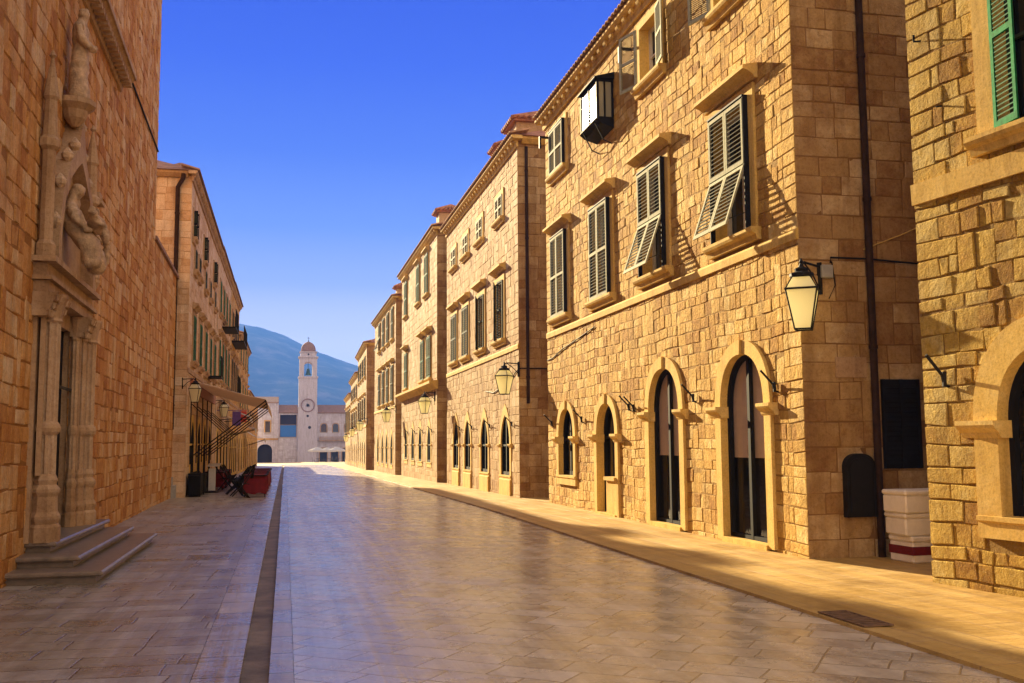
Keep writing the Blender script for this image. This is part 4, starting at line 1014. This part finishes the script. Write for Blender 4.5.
def hall(name, label, u0, u1, zt, roofz, holes, D=9, wallm='stoneT', roofm='dullroof', cat='building'):
    r = thing(name, label, cat, fT.P((u0+u1)/2, 0, -3))
    fr = F((u0, FB+.6, 0), 0); wl = MB()
    wall_mesh(wl, fr, u1-u0, -4, zt, holes, .6, 1., .01, 71, quoin=(0, 0))
    for a, b in (((0, 0), (0, D)), ((u1-u0, 0), (u1-u0, D)), ((0, D), (u1-u0, D))): wl.add([fr.P(*a, -4), fr.P(*b, -4), fr.P(*b, zt), fr.P(*a, zt)], [(0, 1, 2, 3)], 0, .5)
    wl.build('wall', M[wallm], r)
    e = MB(); e.prism(fr, [(0, zt-.25), (-.25, zt-.1), (-.4, zt), (0, zt)], 0, u1-u0, 0, .6); e.build('eave', M['trimL'], r)
    if roofz: 
        e = MB(); e.prism(fr, [(-.45, zt), (4.5, roofz), (D+.4, zt), (D+.4, zt-.05), (-.45, zt-.05)], 0, u1-u0); e.build('roof', M[roofm], r)
    return r, fr
hl, fr = hall('council_hall', 'low hall left of the bell tower with a dark upper opening above blue hoarding', -1.75, 2.98, 9.6, 11.7, [dict(c=2.4, hw=2.1, z0=3.4, zs=9.0, rise=0, ow=2.15, oz0=3.4, ot=.1)])
d = MB(); d.box(fr, .3, 4.5, 1.4, 1.5, 3.3, 9.1); d.build('dark_opening', simple('dark_timber', (.05, .025, .02), .8), hl)
d = MB(); d.box(fr, .35, 4.45, .05, .15, 3.45, 6.4, bev=.02); d.build('hoarding', M['blue'], hl)
d = MB(); 
for u in (.3, 4.42): d.box(fr, u, u+.1, -.06, .02, 3.4, 9.05)
d.box(fr, .4, 4.42, -.06, .02, 6.4, 6.5); d.build('frame', M['trimL'], hl)
ar, fr = hall('gate_building', 'tall pale building with a dark archway, far left of the square', -7.6, -1.8, 12.2, 13.8, [dict(c=2.6, hw=1.8, z0=-4, zs=-.2, rise=1.8, ow=2.1, oz0=-4, ot=.3), rect_hole(3.2, 1.2, 4.6, 7.4, .2)])
d = MB(); d.ringp(fr, arc(2.6, 1.8, -.2, 1.8, -4, 10), arc(2.6, 2.2, -.2, 2.2, -4, 10), -.15, .5); d.build('archivolt', M['stoneT'], ar)
d = MB(); d.box(fr, .6, 4.6, 1.2, 1.3, -4, 2); d.build('archway', M['dark'], ar)
d = MB(); d.prism(fr, [(0, 2.7), (-.2, 2.7), (-.35, 3.1), (0, 3.1)], 0, 5.8); d.build('string_course', M['stoneO'], ar)
d = MB(); d.box(fr, 2.6, 3.8, .25, .3, 4.6, 7.4); w2 = d.build('window', M['glass'], ar)
frame_sur(fr, 3.2, .6, 4.6, 7.4, .3, -.1, .25).build('surround', M['stoneO'], w2)
pr_, fr = hall('palace', 'pale palace with small arched windows right of the bell tower', 7.92, 22, 9.6, 11.7, [dict(c=c, hw=.7, z0=4.6, zs=6, rise=.7, ow=.9, oz0=4.4, ot=.2) for c in (1.6, 4.6, 7.6)]+[dict(c=c, hw=.9, z0=-4, zs=-.4, rise=.9, ow=1.1, oz0=-4, ot=.2) for c in (1.6, 4.4, 7.2)])
for c in (1.6, 4.6, 7.6):
    d = MB(); d.plate(fr, arc(c, .7, 6, .7, 4.6, 8), .25, .3); w2 = d.build('arched_window', M['glass'], pr_)
    d = MB(); d.ringp(fr, arc(c, .7, 6, .7, 4.6, 8), arc(c, .95, 6, .95, 4.5, 8), -.1, .25); d.build('surround', M['trimL'], w2)
for c in (1.6, 4.4, 7.2):
    d = MB(); d.plate(fr, arc(c, .9, -.4, .9, -4, 8), .35, .4); w2 = d.build('doorway', M['dark'], pr_)
    d = MB(); d.ringp(fr, arc(c, .9, -.4, .9, -4, 8), arc(c, 1.15, -.4, 1.15, -4, 8), -.1, .35); d.build('surround', M['trimL'], w2)
d = MB(); d.box(fr, .4, 8.8, -.8, 0, 2.3, 2.5); 
for k in range(28): d.box(fr, .45+k*.3, .57+k*.3, -.78, -.68, 2.5, 3.3)
d.box(fr, .4, 8.8, -.8, -.66, 3.3, 3.42); d.build('balcony', M['trimL'], pr_)
ba = thing('stone_building', 'grey gabled roof building rising behind the far left houses', 'building', (-14, 225, -3))
d = MB(); d.box(W0, -22, -7.7, 215, 255, -4, 11.5); d.build('wall', M['stoneT'], ba)
d = MB(); d.prism(F((-22, 215, 0), pi/2), [(.5, 11.5), (-7, 14), (-14.8, 11.5)], 0, 40); d.build('roof', M['dullroof'], ba)

# mountain behind the town
def hmount(x, y):
    from mathutils import noise as N
    xs = [(-2600, 60), (-1500, 150), (-800, 220), (-330, 292), (-180, 296), (-110, 294), (-60, 283), (0, 262), (50, 238), (90, 222), (130, 206), (180, 190), (300, 150), (500, 95), (900, 50), (2600, 40)]
    for (a, ha), (b, hb) in zip(xs, xs[1:]):
        if a <= x <= b: h = ha+(hb-ha)*(x-a)/(b-a); break
    else: h = 40
    t = min(1, max(0, (y-1250)/1250)); t = t*t*(3-2*t)*.55+t*.45
    if y > 2500: t = max(0, 1-(y-2500)/1500)
    nz = N.fractal(Vector((x*.006, y*.006, 3)), 1., 2.1, 5)*22*min(1, t*3)*(1-.75*t if y < 2600 else .3)
    rd = abs(N.noise(Vector((x*.01+y*.002, y*.0015, 0))))*30*t*(1-t)*2
    return -6+(h+6)*t+nz-rd+N.noise(Vector((x*.05, y*.02, 7)))*2.2*t
me_ = MB(); nx_, ny_ = 170, 60
xs_ = [-2500+5000*((i/nx_)) for i in range(nx_+1)]; xs_ = [(-1 if q < 0 else 1)*abs(q/2500)**1.6*2500 for q in xs_]
ys_ = [1250+2600*(j/ny_) for j in range(ny_+1)]
me_.add([(x, y, hmount(x, y)) for y in ys_ for x in xs_], [(j*(nx_+1)+i, j*(nx_+1)+i+1, (j+1)*(nx_+1)+i+1, (j+1)*(nx_+1)+i) for j in range(ny_) for i in range(nx_)])
mm, n, l, p = newmat('mountain_scrub')
tc = n.new('ShaderNodeTexCoord').outputs['Object']
c = ramp(n, l, noise(n, l, tc, .012, 8, .7), [(.38, (.03, .045, .02)), (.52, (.07, .08, .045)), (.68, (.22, .2, .15))])
l(c, p.inputs['Base Color']); p.inputs['Roughness'].default_value = 1; p.inputs['Specular IOR Level'].default_value = 0
me_.build('mountain', mm, smooth=True)['kind'] = 'structure'

# haze
hz = MB(); hz.box(W0, -3300, 3300, -280, 3990, -8, 330)
hm = bpy.data.materials.new('haze'); hm.use_nodes = True; n = hm.node_tree.nodes; n.remove(n['Principled BSDF'])
pv = n.new('ShaderNodeVolumePrincipled'); pv.inputs['Color'].default_value = (.1, .29, 1, 1); pv.inputs['Density'].default_value = .00045; pv.inputs['Anisotropy'].default_value = 0
hm.node_tree.links.new(pv.outputs[0], n['Material Output'].inputs['Volume'])
hz.build('haze', hm)['kind'] = 'stuff'

# ================================================================== STREET THINGS
# --- lanterns: hang point at the origin, bracket reaching along +x to the wall
def make_lantern(arm=.62, group='wall lanterns along the street'):
    t = thing('wall_lantern', '', 'lantern', (0, 0, 0), 0, group)
    n = 4; rr = pi/4+.35
    g = MB(); g.lathe((0, 0, 0), [(.15, -.6), (.29, -.06)], n, rot=rr); g.build('glass', M['milky'], t)
    g = MB(); g.lathe((0, 0, 0), [(.29, -.045), (.16, .13)], n, rot=rr); g.build('top_glass', M['milky'], t)
    f = MB()
    for k in range(n):
        a = 2*pi*k/n+rr; b = 2*pi*(k+1)/n+rr
        c = lambda r, z, q: (r*cos(q), r*sin(q), z)
        f.tube([c(.155, -.62, a), c(.3, -.05, a), c(.165, .14, a)], .012, 5)
        f.tube([c(.155, -.61, a), c(.155, -.61, b)], .013, 5); f.tube([c(.305, -.05, a), c(.305, -.05, b)], .016, 5); f.tube([c(.165, .135, a), c(.165, .135, b)], .014, 5)
    f.lathe((0, 0, 0), [(.17, .14), (.17, .18), (.09, .21), (.1, .25), (.04, .28), (.02, .33), (.03, .35), (.01, .4)], 12)
    f.build('frame', M['iron'], t)
    b = MB(); b.tube([(0, 0, .3), (.1, 0, .36), (arm, 0, .36)], .018, 6); b.tube([(.12, 0, .34), (arm*.6, 0, .22), (arm, 0, .02)], .012, 6)
    b.box(W0, arm-.03, arm, -.04, .04, -.05, .42); b.build('bracket', M['iron'], t)
    return t
lp = make_lantern(); used = [False]
for (x, y, z, rz, lab) in ((7.08, 12.72, 3.86, radians(37), 'large cream glass lantern on the near corner of the big golden house'),
                     (6.55, 30.05, 3.78, radians(30), 'white glass lantern at the corner of the house with pointed arches, left of its drainpipe'),
                     (6.2, 45.7, 3.65, radians(30), 'white lantern below the ledge of the house with green shutters'),
                     (6.06, 62., 3.6, radians(10), 'white lantern at the corner of the fourth house, next beyond the green shuttered one'),
                     (5.8, 81., 3.3, radians(10), 'nearest of the tiny far lanterns, on the corner of the fifth house'),
                     (6.2, 97., 2.95, radians(10), 'middle one of the tiny far lanterns on the sunny side'),
                     (6.57, 113., 2.5, radians(5), 'farthest tiny lantern on the sunny side, near the parasols'),
                     (-3.0, 35.35, 3.62, radians(150), 'unlit lantern on the corner above the cafe awning, beside the brown drainpipe'),
                     (-2.9, 50., 3.5, radians(180), 'grey white lantern hanging beneath the far end of the tan awning')):
    o = place(lp, used, (x, y, z), rz, lab); o.scale = (.82,)*3 if x < 0 else (1, 1, 1)

# --- cafe awning with its scissor struts
aw = thing('cafe_awning', 'long tan canvas awning on black crossed struts over the cafe tables', 'awning', (-3.3, 37, 3.5))
c = MB(); N_ = 12; Y0, Y1 = 36.9, 47.5
rows = [(-3.28, 3.95), (-2.6, 3.78), (-1.9, 3.58), (-1.3, 3.42), (-.72, 3.3), (-.66, 3.22), (-.6, 2.86)]
for th in (0, .02):
    vs = []
    for j in range(N_+1):
        y = Y0+(Y1-Y0)*j/N_
        for i, (x, z) in enumerate(rows): vs.append((x, y, z-th-.05*sin(pi*i/6)*abs(sin(pi*j/2.4))))
    c.add(vs, [(j*7+i, j*7+i+1, (j+1)*7+i+1, (j+1)*7+i) for j in range(N_) for i in range(6)])
c.build('canopy', M['awn'], aw, smooth=True)
for k in range(5):
    y = 37.1+k*2.5
    s = MB(); s.tube([(-3.25, y, 1.25), (-.74, y, 3.22)], .024, 6); s.tube([(-3.25, y+.1, 3.12), (-2.15, y+.1, 2.1)], .018, 6)
    s.tube([(-3.27, y, 1.0), (-3.27, y, 3.7)], .022, 6)
    s.build('strut', M['iron'], aw)
s = MB(); s.tube([(-.72, Y0, 3.24), (-.72, Y1, 3.24)], .03, 8); s.build('front_bar', M['iron'], aw)
def small_awning(label, x0, x1, y0, y1, z0, z1, mat):
    t = thing('shop_awning', label, 'awning', (x0, y0, z0)); c = MB(); n = 8
    for th in (0, .03):
        vs = [(x0+(x1-x0)*i/n, y, z0+(z1-z0)*i/n-.12*sin(pi*i/n)-th) for y in (y0, y1) for i in range(n+1)]+[(x1+.01, y, z1-.25-th) for y in (y0, y1)]
        c.add(vs, [(i, i+1, n+2+i, n+1+i) for i in range(n)]+[(n, 2*n+2, 2*n+3, 2*n+1)])
    c.build('canopy', M[mat], t)
    s = MB(); [s.tube([(x0+.02, y, z0-1.1), (x1, y, z1-.05)], .02, 5) for y in (y0+.05, y1-.05)]; s.build('arm', M['iron'], t); return t
small_awning('white drooping awning just beyond the tan one', -3.25, -1.75, 52, 56, 4.0, 3.1, 'white')
small_awning('small white shop awning farther along the shaded side', -3.2, -1.7, 59, 62, 3.3, 2.6, 'white')
small_awning('last pale awning of the shaded side, near the dark archway', -3.0, -1.6, 82, 88, 2.7, 2.1, 'white')
b = MB(); b.box(W0, -2.55, -2.15, 50.9, 50.96, 2.6, 3.3, bev=.01); b.tube([(-3.28, 50.93, 3.35), (-2.1, 50.93, 3.35)], .02, 6); tag(b.build('shop_banner', M['purple'], None, loc=(-2.3, 50.93, 3.35)), 'purple cloth banner hanging from an arm past the tan awning', 'banner')
b = MB(); b.box(W0, -2.5, -2.1, 56.9, 56.96, 2.9, 3.5, bev=.01); b.tube([(-3.28, 56.93, 3.55), (-2.05, 56.93, 3.55)], .02, 6); tag(b.build('shop_banner', M['redplast'], None, loc=(-2.3, 56.93, 3.55)), 'small red sign hanging between the white awnings', 'banner')

# --- cafe tables, folded chairs, menu stand
def make_table():
    t = thing('cafe_table', '', 'table', (0, 0, 0), 0, 'cloth covered cafe tables')
    c = MB(); n = 24; w_ = .33; rows = []
    prof = [(.0, .745), (w_, .745), (w_+.015, .72), (w_+.03, .45), (w_+.05, .12)]
    vs = []
    for r_, z in prof:
        for k in range(n):
            a = 2*pi*k/n; sx = cos(a); sy = sin(a); m_ = max(abs(sx), abs(sy)); f_ = 1+.05*sin(k*2.1+z*2)*(.75-z)*2
            vs.append((sx/m_*r_*f_, sy/m_*r_*f_, z+.03*sin(k*1.7)*(1 if z < .2 else 0)))
    c.add(vs, [(i*n+k, i*n+(k+1) % n, (i+1)*n+(k+1) % n, (i+1)*n+k) for i in range(len(prof)-1) for k in range(n)])
    c.build('tablecloth', M['cloth'], t, smooth=True)
    c = MB(); c.box(W0, -.4, .4, -.4, .4, .7, .735); [c.tube([(a*.33, b*.33, 0), (a*.3, b*.3, .7)], .018, 6) for a in (-1, 1) for b in (-1, 1)]; c.build('table_frame', M['iron'], t)
    return t
tb = make_table(); used = [False]
tl = [(-.98, 35.3), (-.98, 37.6), (-1.0, 40.), (-1.0, 42.6), (-1.0, 45.4), (-1.0, 48.5)]
names = ['nearest', 'second', 'third', 'fourth', 'fifth', 'farthest']
for i, (x, y) in enumerate(tl): place(tb, used, (x, y, zg(y)), radians(R.uniform(-4, 4)), f'{names[i]} red-clothed table of the row beside the gutter')
for i, (x, y) in enumerate([(-2.75, 41.9), (-2.75, 44.4), (-2.75, 47.2)]): place(tb, used, (x, y, zg(y)), 0, ['red-clothed table against the wall, nearest to the menu stand', 'middle red-clothed table against the cafe wall', 'farthest red-clothed table against the cafe wall'][i])
def make_chair():
    t = thing('folding_chair', '', 'chair', (0, 0, 0), 0, 'dark chairs tipped against the cafe tables')
    f = MB()
    for s_ in (-1, 1):
        f.tube([(-.3, s_*.22, 0), (.05, s_*.22, .5), (.3, s_*.22, 1.0)], .022, 6); f.tube([(.28, s_*.2, 0), (-.2, s_*.2, .5)], .022, 6)
    f.tube([(-.2, -.2, .12), (-.2, .2, .12)], .01, 5); f.build('frame', M['iron'], t)
    s = MB(); s.box(W0, -.2, .2, -.2, .2, .45, .475, bev=.008); s.build('seat', M['black'], t)
    s = MB(); s.plate(F((.27, 0, 0), pi/2+0), [(-.2, .66), (.2, .66), (.2, .92), (-.2, .92)], -.012, .012); s.build('backrest', M['black'], t)
    return t
ch = make_chair(); used = [False]
k = 0
cl = [(-1.42, 34.5), (-1.66, 36.0), (-1.7, 37.3), (-1.66, 38.5), (-1.7, 39.8), (-1.7, 41.3), (-1.7, 43.4), (-1.7, 46.0)]
for i, (x, y) in enumerate(cl):
    o = place(ch, used, (x, y, zg(y)+.02), radians(R.uniform(-12, 12)), ['dark chair leaning in front of the nearest red gutter-side table', 'second dark chair leaning on the gutter-side tables', 'third dark chair leaning on the gutter-side tables', 'fourth dark chair in the gutter-side leaning row', 'fifth dark chair in the gutter-side leaning row', 'sixth dark chair in the gutter-side leaning row', 'seventh dark chair in the gutter-side leaning row', 'last dark chair at the far end of the gutter-side row'][i])
    o.rotation_euler = (0, radians(8), o.rotation_euler.z)
for i, (x, y) in enumerate([(-2.3, 41.6), (-2.2, 43.0), (-2.2, 44.6), (-2.25, 46.4), (-3.0, 40.9)]):
    o = place(ch, used, (x, y, zg(y)+.02), radians(180+R.uniform(-15, 15)), ['dark chair beside the nearest wall-side table', 'second dark chair on the walkway side of the wall tables', 'third dark chair on the walkway side of the wall tables', 'farthest dark chair on the walkway side of the wall tables', 'dark chair pushed against the wall behind the menu stand'][i])
    o.rotation_euler = (0, radians(6), o.rotation_euler.z)
mn = thing('menu_stand', 'white menu board stand with an open sheet on top beside the cafe tables', 'menu stand', (-2.66, 39.4, zg(39.4)), radians(-8))
def lbox(name, par, *a, mat='whitepaint', bev=.006):
    b = MB(); b.box(W0, *a, bev=bev); o = b.build(name, M[mat], par, loc=(0, 0, 0)); return o
lbox('panel', mn, -.13, .13, -.015, .015, .08, .9); lbox('base', mn, -.22, .22, -.18, .18, 0, .05, mat='iron')
b = MB(); b.plate(F((0, 0, 0), pi/2), [(-.16, .98), (.16, 1.08), (.16, 1.09), (-.16, .99)], -.3, .16); b.build('top_board', M['white'], mn, loc=(0, 0, 0))
pb = thing('cafe_barrier', 'low black slatted barrier standing against the cafe wall corner', 'barrier', (-3.02, 36.9, zg(37)))
b = MB()
for k in range(9): b.box(W0, -.2, -.17, -.9, 2.6, .05+k*.085, .12+k*.085); b.box(W0, -.17, .2, -.93, -.9, .05+k*.085, .12+k*.085)
b.box(W0, -.16, .18, -.88, 2.5, .04, .72)
b.build('panel', M['black'], pb, loc=(0, 0, 0))
for y_ in (-.9, .8, 2.6):
    b = MB(); b.box(W0, .18, .22, y_-.02, y_+.02, 0, .84); b.build('post', M['iron'], pb, loc=(0, 0, 0))

# --- parasols on the square
def make_parasol():
    t = thing('cafe_parasol', '', 'parasol', (0, 0, 0), 0, 'white cafe parasols on the square')
    c = MB(); n = 8
    for th in (0, .03): c.lathe((0, 0, -th), [(1.85, 2.05), (1.82, 2.3), (.1, 2.95)], n)
    c.build('canopy', M['white'], t); p = MB(); p.tube([(0, 0, 0), (0, 0, 3)], .04, 6); p.lathe((0, 0, 0), [(.4, 0), (.4, .08), (.08, .1)], 10); p.build('pole', M['iron'], t)
    return t
pa = make_parasol(); used = [False]
for x, y, lab in ((6.0, 198, 'left white parasol at the foot of the bell tower'), (9.6, 196, 'right white parasol, beside the last sunny house'), (8.2, 206, 'white parasol half hidden between the two others')): place(pa, used, (x, y, zg(y)), .2, lab)
tb2 = thing('parasol_table', '', 'table', (0, 0, 0), 0, 'small dark tables under the parasols')
p = MB(); p.lathe((0, 0, 0), [(.5, .72), (.5, .76)], 12); p.lathe((0, 0, 0), [(.25, 0), (.04, .04), (.04, .72)], 8); p.build('table_top', M['pipe'], tb2)
ch2 = thing('parasol_chair', '', 'chair', (0, 0, 0), 0, 'brown chairs under the parasols')
p = MB(); p.box(W0, -.25, .25, -.25, .25, .4, .46, bev=.01); p.box(W0, -.25, .25, .22, .27, .46, .95, bev=.01); [p.box(W0, a-.02, a+.02, b-.02, b+.02, 0, .4) for a in (-.22, .22) for b in (-.22, .22)]; p.build('seat', M['pipe'], ch2)
used = [False]; used2 = [False]; k = 0
for x, y, nm in ((6.2, 196.5, 'left'), (8.4, 195.5, 'middle'), (10.0, 195, 'right')):
    place(tb2, used, (x, y, zg(y)), 0, f'dark round table under the {nm} parasol')
    for q, sd_ in ((0, 'left'), (1, 'right')):
        place(ch2, used2, (x-.9+1.8*q, y, zg(y)), radians(90-180*q), f'brown chair on the {sd_} of the {nm} parasol table')

# --- boxes in the alley
def foambox(label, x, y, z, w_, d, h, rz, mat='foam', band=False):
    t = thing('foam_box', label, 'box', (x, y, z), rz, 'boxes stacked in the alley')
    b = MB(); b.box(W0, -w_/2, w_/2, -d/2, d/2, 0, h*.78, bev=.02); b.build('box_body', M[mat], t, loc=(0, 0, 0))
    b = MB(); b.box(W0, -w_/2-.012, w_/2+.012, -d/2-.012, d/2+.012, h*.785, h, bev=.02); b.build('lid', M['foam'], t, loc=(0, 0, 0))
    if band: b = MB(); b.box(W0, -w_/2-.006, w_/2+.006, -d/2-.006, d/2+.006, h*.3, h*.62); b.build('tape_band', M['cloth'], t, loc=(0, 0, 0))
    return t
foambox('white foam box with a red band, at the bottom of the alley stack', 8.62, 12.45, .03, .7, .5, .36, radians(3), band=True)
foambox('plain white foam box in the middle of the alley stack', 8.6, 12.45, .395, .76, .52, .3, radians(-3))
foambox('topmost white foam box of the alley stack', 8.58, 12.44, .7, .78, .52, .31, radians(2))
bt = thing('red_chair', 'small red plastic chair seen through the nearest arched doorway', 'chair', (7.7, 14.6, .06))
b = MB(); b.box(W0, -.18, .18, -.2, .2, .26, .29); b.box(W0, .14, .18, -.2, .2, .29, .6); [b.box(W0, a-.02, a+.02, c_-.02, c_+.02, 0, .26) for a in (-.15, .15) for c_ in (-.17, .17)]; b.build('seat', M['redplast'], bt, loc=(0, 0, 0))

# --- drain grate by the kerb
gr = thing('drain_grate', 'rusty iron drain grate in the sunny kerb', 'grate', (5.2, 8.6, .04), radians(0))
b = MB(); b.box(W0, -.15, .15, -.4, -.37, 0, .012); b.box(W0, -.15, .15, .37, .4, 0, .012); b.box(W0, -.15, -.13, -.37, .37, 0, .012); b.box(W0, .13, .15, -.37, .37, 0, .012)
for k in range(9): b.box(W0, -.128, .128, -.345+k*.08, -.318+k*.08, .001, .011)
b.build('bars', simple('rusty_iron', (.16, .09, .05), .8, var=.4), gr, loc=(0, 0, 0))
b = MB(); b.box(W0, -.13, .13, -.37, .37, -.0015, .0); b.build('pit', M['dark'], gr, loc=(0, 0, 0))
